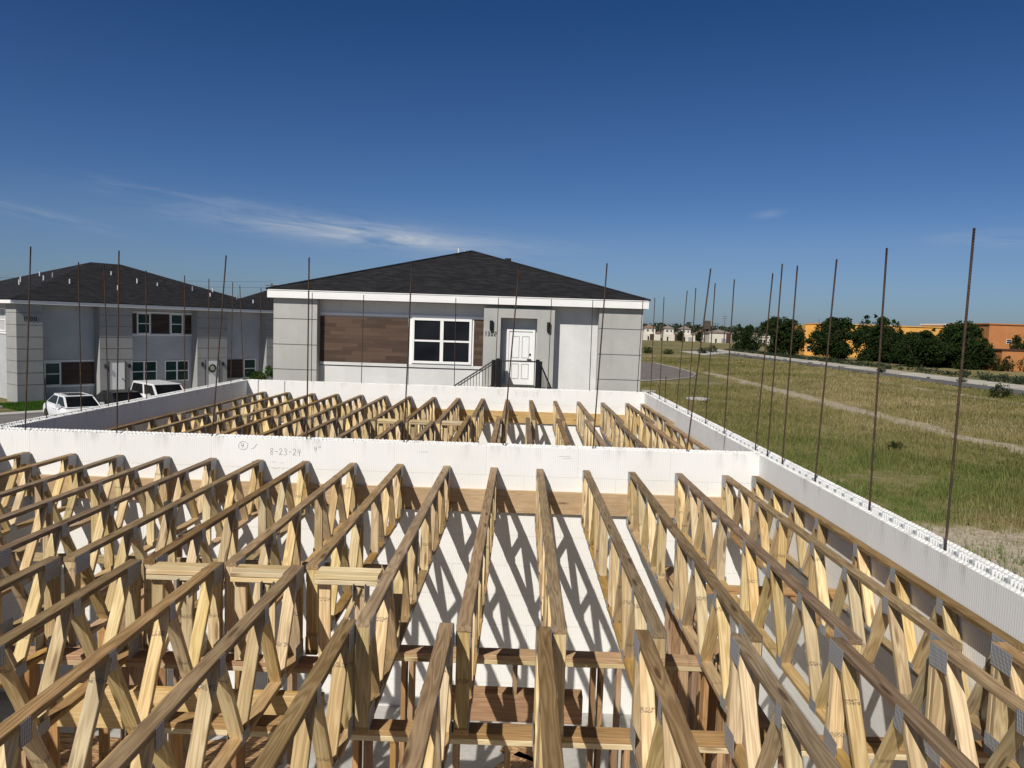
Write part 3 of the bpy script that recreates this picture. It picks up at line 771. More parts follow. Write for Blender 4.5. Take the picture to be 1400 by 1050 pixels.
# trees
def leaf_blob(V, F, c, rad, n, size, rr, squash=.8):
    for _ in range(n):
        d = Vector((rr.gauss(0,1), rr.gauss(0,1), rr.gauss(0,1))).normalized()
        rdd = rr.random()**.42
        ns = 1 + .35*noise.noise(d*2.1 + Vector(c)*.37)
        p = Vector(c) + Vector((d.x*rad, d.y*rad, d.z*rad*squash))*rdd*ns
        a = Vector((rr.gauss(0,1), rr.gauss(0,1), rr.gauss(0,.7))).normalized(); b = a.cross(Vector((rr.gauss(0,1),rr.gauss(0,1),rr.gauss(0,1)))).normalized()
        s = size*rr.uniform(.5,1.3); i = len(V)
        V.extend([tuple(p-a*s-b*s*.35), tuple(p+a*s*.1-b*s*.55), tuple(p+a*s), tuple(p+b*s*.5)])
        F.append((i,i+1,i+2,i+3))
def make_tree(name, H, W, seed, leafmat, n=5200, size=.17, low=True, nl=26):
    rr = random.Random(seed)
    V = []; F = []; tb = MB()
    tips = []
    for k in range(rr.choice((3,4,4))):
        a = k*1.9+rr.uniform(-.4,.4); p = Vector((0,0,-.2)); pts = [p]
        q = Vector((math.cos(a)*W*.10, math.sin(a)*W*.10, H*.22)); pts.append(q)
        q2 = Vector((math.cos(a)*W*.24, math.sin(a)*W*.24, H*.5)); pts.append(q2)
        tb.tube(pts, .14*H/6, 7, r1=.05)
        for j in range(3):
            a2 = a+rr.uniform(-1.0,1.0); q3 = q2+Vector((math.cos(a2)*W*.16, math.sin(a2)*W*.16, H*rr.uniform(.08,.3)))
            tb.tube([q2,q3], .05, 5, r1=.015); tips.append(q3)
    lob = []
    for k in range(nl):
        a = rr.uniform(0,6.283); r_ = W*.5*rr.random()**.6*.8
        z = H*rr.uniform(.07 if low else .4,.90); lim = math.sqrt(max(.08,1-((z/H-.38)/.64)**2))
        lob.append((math.cos(a)*r_*lim, math.sin(a)*r_*lim, z, W*rr.uniform(.09,.19)))
    for k in range(11):
        a = rr.uniform(0,6.283); z = H*rr.uniform(.35,1.0); lim = math.sqrt(max(.05,1-((z/H-.4)/.66)**2)); r_ = W*.5*lim*rr.uniform(.85,1.12)
        lob.append((math.cos(a)*r_, math.sin(a)*r_, z, W*rr.uniform(.03,.075)))
    for c in lob: leaf_blob(V,F,c[:3],c[3],int(n/len(lob)*min(1.3,(c[3]/(W*.13))**1.6)),size,rr,rr.uniform(.6,1.0))
    for _ in range(int(n*.05)):
        a = rr.uniform(0,6.283); z = H*rr.uniform(.2,.86); r_ = W*.46*math.sqrt(max(.03,1-((z/H-.45)/.6)**2))
        leaf_blob(V,F,(math.cos(a)*r_,math.sin(a)*r_,z),size*1.6,2,size*.8,rr)
    return tri_mesh('crown',V,F,leafmat), tb.mesh('trunk', M['bark'])
kinds = [make_tree('t', 7.2, 9.5, s, M['leaf'], 17000, .25, True, 40) for s in (11,12,13,14)]
def tree(name, k, x, y, s, sz, rz, label, group, cat='tree'):
    r = thing(name, label, cat, (x,y,-.15), rz, group); r.scale = (s,s,sz)
    link('crown', kinds[k][0], r); link('trunk', kinds[k][1], r); return r
# kinds are 7.2 high, 9.5 wide
tg = 'bushy trees beyond the drainage channel'
def tr(k, x, y, w, h, rz, label): return tree('bushy_tree', k, x, y, w/9.5, h/7.2, rz, label, tg)
tr(0, 69.5, 238, 8.5, 8.0, .4, 'small dark bushy tree at the left end of the row, before the cream houses')
tr(1, 67.5, 200, 11.8, 9.6, 1.9, 'round bushy tree in front of the left corner of the orange building')
tr(2, 69.8, 172, 10.6, 9.0, .2, 'wide bushy tree between the two bare orange walls')
tr(3, 79.0, 161, 7.6, 6.7, 2.6, 'dark bushy tree right of the second bare orange wall')
tr(0, 79.6, 151, 10.5, 7.2, 4.1, 'broad bushy tree in the middle of the dense clump')
tr(1, 83.2, 147, 8.6, 8.7, 5.0, 'tallest bushy tree of the dense clump, before the terracotta building')
tr(2, 75.6, 146, 8.5, 6.3, 3.3, 'low bushy tree in front of the dense clump')
tr(3, 83.8, 144, 8.5, 5.6, 1.2, 'low spreading tree at the right end of the clump by the low terracotta wing')
tr(2, 96.8, 151, 6.0, 7.0, .7, 'half seen tree in front of the tall terracotta block')
tree('bushy_tree', 0, 79.5, 172, 1.1, 1.42, 1.1, 'pale tall tree rising behind the orange building', tg)
# low weeds along the far channel edge
shrub_me = make_tree('s', 1.5, 2.6, 31, M['leaf'], 1400, .10)
sh_me2 = make_tree('s', 1.5, 2.6, 32, M['leaf2'], 1400, .10)
rs = random.Random(5)
def shrub(x, y, s, label, me=shrub_me, grp='low shrubs beyond the drainage channel'):
    r = thing('low_shrub', label, 'shrub', (x,y,-.15), rs.uniform(0,6), grp); r.scale = (s,s,s*rs.uniform(.7,1.1)); link('crown', me[0], r); link('stem', me[1], r)
k = 0
V = []; F = []; rr = random.Random(9)
for i in range(260):
    y = rr.uniform(70, 232); x = rr.uniform(60.2, 68) + (4 if y < 140 else 0)*rr.random()
    leaf_blob(V, F, (x,y,.1), rr.uniform(.5,1.2), 60, .16, rr, .55)
for i in range(70):   # weeds at the near lip and in the joints
    y = rr.uniform(60, 200); leaf_blob(V, F, (rr.choice((50.2,49.8,55.4,59.9)),y,-.05), rr.uniform(.2,.5), 30, .10, rr, .6)
tag(link('verge_weeds', tri_mesh('verge_weeds', V, F, M['leaf2'])), 'tangled weeds growing along the far edge of the concrete channel', 'weeds', kind='stuff')
for (x,y,s,l) in [(86.5,139,1.7,'green shrub at the foot of the low terracotta wing'),(90.5,139.5,1.4,'smaller green shrub left of the white framed windows'),(45,72,.8,'lone shrub on the scuffed strip of the field'),(18,36.5,.32,'dark weed clump in the near grass'),(55.3,118,.55,'small bush growing in a joint of the channel bank'),(55.6,97,.5,'dark bush in the channel bank, nearer the viewer'),(33,172,1.0,'green shrub beside the far pavement strip'),(29,176,1.1,'pair of green shrubs left of the far pavement strip'),(45,190,1.2,'shrub in front of the cream houses on the field edge'),(51,205,1.1,'shrub at the end of the pale pavement strip')]:
    shrub(x,y,s,l)
# bush behind the far right corner of the grey house
shrub(5.9, 45, 1.6, 'dark bush just behind the right corner of the grey house')

# orange building (plain walls seen between the trees)
def win(parent, M4, w, h, nm='window', glass='glass_g', frame='white', cols=1, rows=2, depth=.05, fw=.06):
    """window in local plane X-Z facing -Y, origin lower left"""
    f = MB(); f.box(-fw,0,-depth,.02,-fw,h+fw).box(w,w+fw,-depth,.02,-fw,h+fw).box(0,w,-depth,.02,-fw,0).box(0,w,-depth,.02,h,h+fw)
    for c in range(1,cols): f.box(w*c/cols-fw*.7, w*c/cols+fw*.7, -depth*.9,.02,0,h)
    for c in range(cols):
        a = 0 if c == 0 else w*c/cols+fw*.7; b = w if c == cols-1 else w*(c+1)/cols-fw*.7
        for r_ in range(1,rows): f.box(a,b,-depth*.7,.02,h*r_/rows-fw*.38,h*r_/rows+fw*.38)
    o = f.build(nm, M[frame], parent, M4)
    MB().box(0,w,-.004,.012,0,h).build('pane', M[glass], o)
    return o
def at(x,y,z): return Matrix.Translation((x,y,z))
r = thing('orange_building', 'plain bright orange building partly hidden by the bushy trees', 'building', (80,208,-.15))
def bx(x0,x1,y0,y1,z0,z1): return MB().box(x0,x1,y0,y1,z0,z1)
bx(-.0,13.2,-6.0,10,0,8.4).build('wall', M['orange'], r)
bx(-4.2,-.01,-1.5,8,0,8.1).build('wall', M['orange'], r)
bx(-.3,13.5,-6.3,10.3,8.40,8.62).build('parapet', M['orange'], r)
bx(.4,1.0,-6.2,-6.02,.1,8.2).build('pilaster', M['orange'], r)
win(r, at(-3.4,-1.5,1.0), .9, 1.6, glass='glass'); win(r, at(-1.7,-1.5,4.4), .9, 1.6, glass='glass')
r = thing('orange_building', 'second orange building block, its bare wall seen right of the wide bushy tree', 'building', (85.5,178,-.15))
bx(-1.0,14,0,12,0,8.0).build('wall', M['orange'], r); bx(-1.2,14.2,-.2,12.2,8.0,8.2).build('parapet', M['orange'], r); bx(2.2,3.0,-.12,-.005,0,7.8).build('pilaster', M['orange'], r)
win(r, at(6.4,-0.0,4.6), .9, 1.6, glass='glass')
r = thing('white_building', 'white flat-roofed building peeking over the dense clump of trees', 'building', (100,178,-.15))
bx(-3,14,0,10,0,8.7).build('wall', M['cream'], r); bx(-3.2,14.2,-.2,10.2,8.7,8.95).build('parapet', M['white'], r); win(r, at(3,0,5.5), 1.2, 1.4); bx(-.5,.3,-.5,-.01,2,8.2).build('column', M['white'], r)
# terracotta building with a low wing
r = thing('terracotta_building', 'terracotta two-storey building with a low windowed wing at the right edge', 'building', (92.0,150,-.15))
bx(-1.5,26,0,14,0,8.55).build('wall', M['terracotta'], r)
bx(-1.7,26.2,-.2,14.2,8.55,8.78).build('parapet', M['terracotta'], r)
bx(-5.5,3.4,-11,-.01,0,3.75).build('wing_wall', M['terracotta'], r)
bx(3.41,15,-9.6,-.01,0,3.75).build('wing_wall', M['terracotta'], r)
bx(-5.7,15.2,-11.2,-.01,3.75,3.93).build('wing_parapet', M['maroon'], r)
bx(7.6,12,-1.0,-.01,5.9,6.2).build('canopy', M['tile'], r)
win(r, at(2.0,-.0,5.0), .9, .7, glass='glass')
win(r, at(4.0,-9.6,.35), 1.25, 1.9, glass='glass', fw=.16); win(r, at(6.1,-9.6,.35), 1.25, 1.9, glass='glass', fw=.16); win(r, at(8.2,-9.6,.35), 1.25, 1.9, glass='glass', fw=.16)
for x in (-1.6,-4.4): bx(x,x+.25,-11.3,-11.005,2.5,2.8).build('wall_lamp', M['black'], r)
bx(4.2,12,-9.5,-9.2,0,.01)

# far cream houses
def far_house(x, y, w, label, roof='tile', two=True, side=None, garage=True, h1=3.6, h2=6.6, winx=.3):
    r = thing('cream_house', label, 'house', (x,y,-.15), 0, 'cream houses in the distance')
    bx(0,w,0,9,0,h1).build('wall', M['cream'], r)
    if two:
        bx(w*.08,w*.72,1.2,9,h1+.01,h2).build('upper_wall', M['cream'], r)
        a,b,c,d,zz = w*.08-.5, w*.72+.5, .7, 9.5, h2
    else: a,b,c,d,zz = -.5, w+.5, -.5, 9.5, h1
    mb = MB(); pk = ((a+b)/2,(c+d)/2,zz+1.9)
    for p,q in (((a,c),(b,c)),((b,c),(b,d)),((b,d),(a,d)),((a,d),(a,c))): mb.face([(p[0],p[1],zz+.02),(q[0],q[1],zz+.02),pk])
    mb.face([(a,c,zz+.01),(b,c,zz+.01),(b,d,zz+.01),(a,d,zz+.01)]); mb.build('roof', M[roof], r)
    if two:
        mb = MB(); mb.face([(w*.72+.02,-.4,h1+.1),(w+.4,-.4,h1+.1),(w+.4,4,h1+1.3),(w*.72+.02,4,h1+1.3)]); mb.face([(w+.4,-.4,h1+.1),(w+.4,8,h1+.1),(w+.4,4,h1+1.3)]); mb.build('lower_roof', M[roof], r)
        win(r, at(w*.2,1.2,h1+1.1), 1.3, 1.2, glass='glass', fw=.12); win(r, at(w*.5,1.2,h1+1.1), .9, 1.2, glass='glass', fw=.12)
    if garage: bx(w*.55,w*.80,-.08,-.005,0,2.3).build('garage_door', M['steelgrey'], r)
    bx(w*winx-.4,w*winx+.4,-.08,-.005,0,2.1).build('door', M['black'], r)
    if side: bx(side[0],side[1],-.5,-.01,0,h1-.2).build('dark_bay', M['maroon'], r)
    return r
far_house(66.3,418,9.2,'leftmost distant cream house, next to the grey house corner','tile',True,(3.6,5.6),False)
far_house(77.5,420,8.0,'distant cream house with dark wall end, second from the left','browntile',True,(6.2,8.1),False)
far_house(86.2,418,8.2,'distant cream house under a brown roof, third from the left','browntile',True,None,True)
far_house(94.9,414,4.6,'narrow distant cream house with reddish roof','tile',False,None,True,4.4)
far_house(96.7,396,11.3,'distant cream house with pale hipped roof and dark side bay','browntile',False,(8.6,10.6),True,5.1)
far_house(109.2,396,12.5,'distant cream house with red roof at the edge of the trees','tile',False,None,True,4.9)
far_house(122.5,400,12,'distant cream house glimpsed between the two leftmost bushy trees','browntile',False,None,True,4.9)
r = thing('water_tank', 'dark boxy tower standing among the distant cream houses', 'tower', (99.2,412,-.15)); bx(-1.6,1.8,0,3,7.0,11.4).build('tank', M['farwood'], r); bx(-1.0,-.6,0,3,0,6.99).build('post', M['farwood'], r); bx(.8,1.3,0,3,0,6.99).build('post', M['farwood'], r); bx(-.59,.79,1.2,1.6,0,6.99).build('panel', M['farwood'], r)
# distant tree line and palms: one far wood
V = []; F = []; rr = random.Random(21)
for i in range(760):
    x = rr.uniform(40, 560) if i > 330 else rr.uniform(60, 200); y = rr.uniform(445, 600) if x < 220 else rr.uniform(330, 620)
    if x/y > .95: continue
    h = rr.uniform(5.5,11.0)*(y/520)**.3
    leaf_blob(V, F, (x,y,h*.5), rr.uniform(4,8), 60, 1.1, rr, .6*h/8)
for i in range(160):
    x = rr.uniform(-560, 40); y = rr.uniform(460, 640); h = rr.uniform(5,9)
    leaf_blob(V, F, (x,y,h*.5), rr.uniform(4,8), 45, 1.2, rr, .6*h/8)
tag(link('distant_wood', tri_mesh('distant_wood', V, F, M['leaf2'])), 'hazy dark tree line along the horizon behind the houses', 'distant trees', kind='stuff')
def palm_mesh(seed):
    rr = random.Random(seed); V = []; F = []
    for k in range(26):
        a = rr.uniform(0,6.28); L = rr.uniform(1.5,2.3); dz = rr.uniform(-.9,1.3); prev = Vector((0,0,0))
        d = Vector((math.cos(a),math.sin(a),0)); sd = Vector((-d.y,d.x,0))
        for s_ in range(3):
            t0, t1 = s_/3, (s_+1)/3
            p0 = d*L*t0+Vector((0,0,dz*t0-1.0*t0*t0)); p1 = d*L*t1+Vector((0,0,dz*t1-1.0*t1*t1)); w0 = .35*(1-t0*.6); w1 = .35*(1-t1*.9)
            i = len(V); V.extend([tuple(p0-sd*w0),tuple(p0+sd*w0),tuple(p1+sd*w1),tuple(p1-sd*w1)]); F.append((i,i+1,i+2,i+3))
    return tri_mesh('fronds', V, F, M['leaf2'])
pm = palm_mesh(4); pt_ = MB().tube([(0,0,0),(0,0,1)], .28, 7).mesh('trunk', M['bark'])
for (x,y,h,s_,l) in [(124.5,400,10.0,1.6,'palm beside the wooden pole, behind the round bushy tree'),(136,395,10.4,1.3,'palm showing over the round bushy tree'),(148,382,9.6,1.3,'palm left of the first bare orange wall, far behind'),(153,380,9.9,1.5,'palm above the first bare orange wall'),(158,380,10.2,1.6,'bushy headed palm above the orange wall, next to its neighbour'),(100,440,9,1.4,'small palm behind the dark tower'),(95,440,10.4,1.2,'thin palm left of the dark tower'),(80,445,9.6,1.3,'palm above the long brown roof')]:
    r = thing('palm_tree', l, 'palm', (x,y,-.15), rs.uniform(0,6), 'distant palms')
    link('fronds', pm, r, Matrix.Translation((0,0,h))@Matrix.Scale(s_,4)); link('trunk', pt_, r, Matrix.Diagonal((1,1,h,1)))
for (x,y,l) in [(81.8,395,'dark yard tree between the two leftmost distant cream houses'),(93.6,405,'small yard tree in front of the long brown roofed house'),(112.8,390,'slim yard tree before the pale hipped roof')]:
    r = thing('yard_tree', l, 'tree', (x,y,-.15), rs.uniform(0,6), 'small yard trees at the distant houses'); r.scale = (.42,.42,.75); link('crown', kinds[2][0], r); link('trunk', kinds[2][1], r)

def pole(x, y, h, label, arms=2, rz=0.):
    r = thing('utility_pole', label, 'utility pole', (x,y,-.15), rz, 'utility poles')
    MB().tube([(0,0,0),(0,0,h)], .17, 8, r1=.11).build('post', M['farwood'], r)
    for k in range(arms):
        bx(-1.3,1.3,-.06,.06,h-.5-k*1.1,h-.35-k*1.1).build('crossarm', M['farwood'], r)
        for xx in (-1.1,-.5,.6,1.1): bx(xx-.05,xx+.05,-.05,.05,h-.349-k*1.1,h-.15-k*1.1).build('insulator', M['tie'], r)
    return r
pole(103.9, 395, 14.0, 'distant wooden utility pole with crossarms above the cream houses')
pole(128.5, 398, 14.2, 'plain wooden pole beside the palm, left of the orange building', 0)
pole(143, 372, 13.3, 'pole sticking up behind the round bushy tree', 0)
pole(152, 366, 12.7, 'short pole behind the round bushy tree, right one', 0)
pL = pole(-48.8, 150, 12.2, 'utility pole with crossarm seen over the gap between the two houses', 2)
pole(-168, 160, 12.8, 'utility pole far to the left beyond the houses', 2)
def wire(z, label, dy=0):
    pts = []
    for i in range(17):
        t = i/16; pts.append((-168+(119.2)*t, 160-10*t+dy, z+(.0)-1.0*4*t*(1-t)*.6))
    o = MB().tube(pts, .022, 5).build('power_line', M['black']); tag(o, label, 'power line', 'power lines')
wire(12.3, 'upper thin power line crossing the sky above the 1500 house roof'); wire(11.2, 'lower thin power line crossing just above the 1500 house roof', .4)

# ------------------------------------------------------------------ grey house 1302
H = thing('grey_house', 'light grey stucco house numbered 1302 with white door and brown plank panel', 'house', (0,0,0))
Yf, REC = 29.0, .42
zb, zs = -.15, 5.98
def add(nm, x0,x1,y0,y1,z0,z1, mat, parent=H): return bx(x0,x1,y0,y1,z0,z1).build(nm, M[mat], parent)
add('main_wall', -9.355, 4.555, Yf+REC, Yf+17.5, zb, zs, 'stucco_white')
add('corner_pier', -9.36, -7.71, Yf, Yf+REC+.8, zb, zs-.003, 'stucco_grey')
add('corner_pier', 2.92, 4.56, Yf, Yf+REC+.8, zb, zs-.003, 'stucco_grey')
# portico around the door
dx0, dx1, dzt = -.77, .60, 5.50
YP = Yf-.06
p = MB().box(-1.41,dx0,YP,Yf+REC-.002,zb,zs-.12).box(dx1,1.25,YP,Yf+REC-.002,zb,zs-.12).box(dx0,dx1,YP,Yf+REC-.002,dzt,zs-.12); p.build('portico', M['stucco_grey'], H)
add('side_reveal', dx0-.01,dx0+.0, YP+.01,Yf+REC-.003, 2.95,dzt, 'stucco_grey')
for z in (5.21,4.245,3.30,2.35,1.4,.45):
    for x0,x1 in ((-9.364,-7.706),(2.916,4.564)):
        add('reveal_joint', x0,x1,Yf-.003,Yf+.02,z-.014,z+.014,'groove')
add('sill_joint', -7.70,-1.42,Yf+REC-.004,Yf+REC+.01,3.47,3.50,'groove')
# brown panel
pn = add('plank_panel', -7.69,-4.32, Yf+REC-.03,Yf+REC-.001, 3.62,5.36,'plank'); tag(pn, 'large brown plank cladding panel left of the window')
pn = add('plank_panel', -1.79,-1.42, Yf+REC-.03,Yf+REC-.001, 3.62,5.40,'plank'); tag(pn, 'narrow brown plank strip between window and door')
add('panel_trim', -7.70,-1.42, Yf+REC-.05,Yf+REC-.002, 5.402,5.50,'white')
add('panel_trim', -7.70,-1.42, Yf+REC-.05,Yf+REC-.002, 3.505,3.618,'stucco_white')
add('window_surround', -4.31,-1.80, Yf+REC-.035,Yf+REC-.003, 3.62,5.398,'white')
win(H, at(-4.07,Yf+REC-.036,3.76), 2.10, 1.55, cols=2, rows=2, glass='glass', fw=.09, depth=.06)
# door
zd = 2.97
dr = add('door', -.45,.45, Yf+REC-.05,Yf+REC-.004, zd,zd+2.03,'white')
for x0,x1 in ((-.33,-.05),(.05,.33)):
    for z0,z1 in ((.22,.80),(1.02,1.85)):
        a = MB()
        for q in ((x0,x1,z0,z0+.02),(x0,x1,z1-.02,z1),(x0,x0+.02,z0+.021,z1-.021),(x1-.02,x1,z0+.021,z1-.021)): a.box(q[0],q[1],Yf+REC-.058,Yf+REC-.0505,zd+q[2],zd+q[3])
        a.build('moulding', M['steelgrey'], dr)
MB().box(.34,.40,Yf+REC-.075,Yf+REC-.051,zd+1.12,zd+1.2).build('lock', M['black'], dr)
MB().box(.26,.42,Yf+REC-.10,Yf+REC-.051,zd+.93,zd+.99).build('handle', M['black'], dr)
MB().box(-.54,-.452,Yf+REC-.08,Yf+REC-.003,zd,zd+2.12).box(.452,.54,Yf+REC-.08,Yf+REC-.003,zd,zd+2.12).box(-.451,.451,Yf+REC-.08,Yf+REC-.003,zd+2.032,zd+2.12).build('door_frame', M['white'], H)
# sconces
for x in (-1.12, 1.03):
    l = thing('x','x','x'); bpy.data.objects.remove(l)
    s_ = MB().tube([(x,YP-.08,5.05),(x,YP-.08,5.12),(x,YP-.08,5.30),(x,YP-.08,5.38)], .07, 10); s_.box(x-.05,x+.05,YP-.03,YP-.001,5.0,5.32); s_.build('wall_lamp', M['black'], H)
# house number
def digits(txt, x, z, h, mat, parent, yy, wd=.80, th=.13, mtx=None, name='house_number'):
    S = {'0':'abcdef','1':'bc','2':'abged','3':'abgcd','5':'afgcd'}
    mb = MB(); w = h*wd*.72; t = h*th
    cx = x
    for ch in txt:
        if ch == '1': mb.box(cx+w*.4,cx+w*.4+t,yy-.02,yy,z,z+h).box(cx+w*.4-t*.9,cx+w*.4-.0005,yy-.02,yy,z+h-t*1.6,z+h-t*.5); cx += h*wd*.86; continue
        for sg in S[ch]:
            x0,x1,z0,z1 = {'a':(t,w-t,h-t,h),'d':(t,w-t,0,t),'g':(t,w-t,h/2-t/2,h/2+t/2),'f':(0,t,h/2,h-t*.5),'e':(0,t,t*.5,h/2),'b':(w-t,w,h/2,h-t*.5),'c':(w-t,w,t*.5,h/2)}[sg]
            mb.box(cx+x0,cx+x1,yy-.02+.0005*ord(sg)%.001,yy,z+z0,z+z1)
        cx += h*wd*1.12
    return mb.build(name, M[mat], parent, mtx)
digits('1302', -1.36, 4.80, .17, 'black', H, YP-.001, wd=.66, th=.12)
# stairs and landing
st_ = add('landing', -1.0,.95, Yf-1.15,Yf-.062, zd-.18,zd-.02,'walk')
ra = MB(); rail_z = zd+.98
def rail(mb, p, q, zlow0, zlow1, posts=True):
    mb.tube([p,q], .030, 6); P, Q = Vector(p), Vector(q); n = max(2,int((Q-P).length/.13))
    low0 = Vector((p[0],p[1],zlow0)); low1 = Vector((q[0],q[1],zlow1)); mb.tube([tuple(low0),tuple(low1)], .02, 6)
    for i in range(1,n):
        t = i/n; a = P.lerp(Q,t); b = low0.lerp(low1,t); mb.tube([tuple(a),tuple(b)], .010, 5)
r1 = MB(); yr = Yf-1.08
rail(r1, (-.92,yr,rail_z),(-3.3,yr,rail_z-1.62), zd+.12, zd-1.5)
r1.tube([(-.92,yr,rail_z-.10),(-3.3,yr,rail_z-1.72)], .025, 6)
r1.build('stair_railing', M['black'], H)
r2 = MB(); r2.tube([(-.92,yr,rail_z-.02),(.62,yr,rail_z-.02)], .030, 6); r2.tube([(-.92,yr,zd+.04),(.62,yr,zd+.04)], .03, 6); r2.build('landing_railing', M['black'], H)
r3 = MB()
rail(r3, (.70,yr,rail_z),(1.22,yr-1.0,rail_z-1.1), zd+.1, zd-1.0); r3.build('stair_railing', M['black'], H)
pb = MB()
for x,w in ((-.98,.05),(-.80,.06),(-.70,.05),(.64,.07),(.76,.05)): pb.box(x-w,x+w,yr-.045,yr+.045,zb,rail_z+(.06 if w>.05 else .0))
pb.build('railing_post', M['black'], H)
add('landing_side_panel', -.93,-.66, yr+.06,Yf-.065, zd-.5, zd+.95,'black')
s2 = MB()
for k in range(9): s2.box(-1.01-.28*(k+1),-1.01-.28*k, Yf-1.15,Yf-.065, zd-.2-.18*(k+1), zd-.06-.18*(k+1))
s2.build('stair_tread', M['walk'], H)
# fascia + roof
fx0, fx1, fy0, fy1 = -9.54, 4.73, Yf-.20, Yf+18.2
f = MB().box(fx0,fx1,fy0,fy0+.05,5.985,6.26).box(fx0,fx0+.05,fy0+.051,fy1,5.985,6.26).box(fx1-.05,fx1,fy0+.051,fy1,5.985,6.26); f.build('fascia', M['white'], H)
MB().box(fx0+.051,fx1-.051,fy0+.051,fy1,6.02,6.05).build('soffit', M['stucco_grey'], H)
MB().box(fx0-.012,fx1+.012,fy0-.02,fy0+.03,6.262,6.295).build('drip_edge', M['white'], H)
def hip(parent, x0,x1,y0,y1,z0,rise,overl=.0, mtx=None):
    w = (x1-x0)/2; L = y1-y0
    if L >= 2*w: A = ((x0+x1)/2,y0+w,z0+rise); B = ((x0+x1)/2,y1-w,z0+rise)
    else: A = (x0+L/2,(y0+y1)/2,z0+rise); B = (x1-L/2,(y0+y1)/2,z0+rise)
    c = [(x0,y0,z0),(x1,y0,z0),(x1,y1,z0),(x0,y1,z0)]
    mb = MB()
    if L >= 2*w:
        mb.face([c[0],c[1],A]).face([c[1],c[2],B,A]).face([c[2],c[3],B]).face([c[3],c[0],A,B])
    else:
        mb.face([c[0],c[1],B,A]).face([c[1],c[2],B]).face([c[2],c[3],A,B]).face([c[3],c[0],A])
    mb.face(c[::-1])
    return mb.build('roof', M['shingle'], parent, mtx), A, B
rf, A, B = hip(H, fx0-.03, fx1+.03, fy0-.03, fy1, 6.30, 2.28)
capm = MB()
for c in ((fx0-.03,fy0-.03,6.30),(fx1+.03,fy0-.03,6.30)): capm.tube([(c[0],c[1],c[2]+.01),(A[0],A[1],A[2]+.02)], .045, 6)
capm.build('hip_cap', M['shingle'], rf)
def vent(parent, x, y, z, h=.38, r_=.05, mat='pvc'):
    return MB().tube([(x,y,z-.1),(x,y,z+h)], r_, 8).build('vent_pipe', M[mat], parent)
vent(H, -3.05, 36.5, 8.35, .42); vent(H, -2.85, 37.6, 8.45, .3); vent(H, -5.2,37.4,7.75,.2)
bx(-.9,-.6,38,38.3,8.2,8.5).build('roof_vent', M['black'], H)
bx(-9.1,-8.95,33,33.15,6.4,6.9).build('roof_vent', M['black'], H); bx(-8.6,-8.5,33,33.1,6.5,6.85).build('roof_vent', M['black'], H)

# ------------------------------------------------------------------ house 1500
A0 = Vector((-29.06,44.,0)); th = math.atan(.741)
F5 = Matrix(((math.sin(th), -math.cos(th), 0, A0.x),(math.cos(th), math.sin(th), 0, A0.y),(0,0,1,0),(0,0,0,1)))  # local x along the front, local y into the house
G5 = thing('white_grey_house', 'two-storey white and grey house numbered 1500 with dark hipped roof', 'house', (A0.x,A0.y,0))
G5.rotation_euler = (0,0,math.pi/2-th)
def a5(nm, x0,x1,y0,y1,z0,z1, mat): return bx(x0,x1,y0,y1,z0,z1).build(nm, M[mat], G5)
RC = .9; ZE = 5.68
a5('main_wall', .40,17.3, RC,15.0, -.15,ZE,'stucco_w2')
a5('corner_pier', 0,1.40, 0,1.5, -.15,ZE-.003,'stucco_g2')
a5('pier', 4.72,6.78, 0.15,RC-.002, -.15,ZE-.003,'stucco_g2')
a5('pier', 11.3,13.6, 0.15,RC-.002, -.15,ZE-.003,'stucco_g2')
a5('pier', 16.9,17.5, 0.15,RC+.3, -.15,ZE-.003,'stucco_g2')
a5('side_wall', .41,.9, 1.501,14.9, -.15,ZE-.004,'stucco_white')
for z in (5.08,4.38,3.68,2.98,2.28,1.58,.88):
    for x0,x1,y in ((0,1.40,0),(4.72,6.78,.15),(11.3,13.6,.15),(16.9,17.5,.15)):
        if z < 2.2 and x0 in (4.72,11.3): continue
        a5('reveal_joint', x0-.003,x1+.003,y-.004,y+.02,z-.013,z+.013,'groove')
    a5('reveal_joint', -.004,.02, .021,1.503, z-.013,z+.013,'groove')
def w5(x, z, w, h, cols=1): return win(G5, at(x,RC,z), w, h, cols=cols, rows=2, glass='glass_g', fw=.07)
w5(1.86,.76,.78,1.30); w5(7.1,.76,1.62,1.28,2); w5(9.4,.76,1.62,1.28,2); w5(15.5,.76,.9,1.3)
w5(7.52,3.97,.75,1.25); w5(9.82,3.97,.75,1.25)
for x0,x1,z0,z1 in ((2.78,4.70,.74,2.10),(13.65,15.38,.74,2.10),(6.83,7.40,3.95,5.24),(8.42,9.66,3.95,5.24),(10.75,11.27,3.95,5.24)):
    a5('plank_panel', x0,x1,RC-.03,RC-.001,z0,z1,'plank2')
a5('panel_trim', 6.8,11.3,RC-.06,RC-.002, 5.30,5.38,'white'); a5('panel_trim', 6.8,11.3,RC-.06,RC-.002, 3.80,3.89,'white')
a5('panel_trim', 1.6,4.71,RC-.06,RC-.002, 2.16,2.24,'white'); a5('panel_trim', 1.6,4.71,RC-.06,RC-.002, .60,.68,'white')
for x in (5.3,11.95):
    d_ = a5('door', x,x+.95,.13,.149,.0,2.06,'white')
    MB().box(x+.8,x+.86,.09,.13,.95,1.05).build('handle', M['black'], d_)
    a5('door_frame', x-.09,x-.002,.10,.149,0,2.15,'groove'); a5('door_frame', x+.952,x+1.04,.10,.149,0,2.15,'groove')
for x in (5.05,6.55,11.65,13.25): a5('wall_lamp', x-.05,x+.05,.02,.149,1.72,1.98,'black')
wr = MB(); wr.tube([(12.42+.24*math.cos(t*.35),.10,1.55+.24*math.sin(t*.35)) for t in range(19)], .06, 7); wr.build('door_wreath', M['bushleaf'], G5)
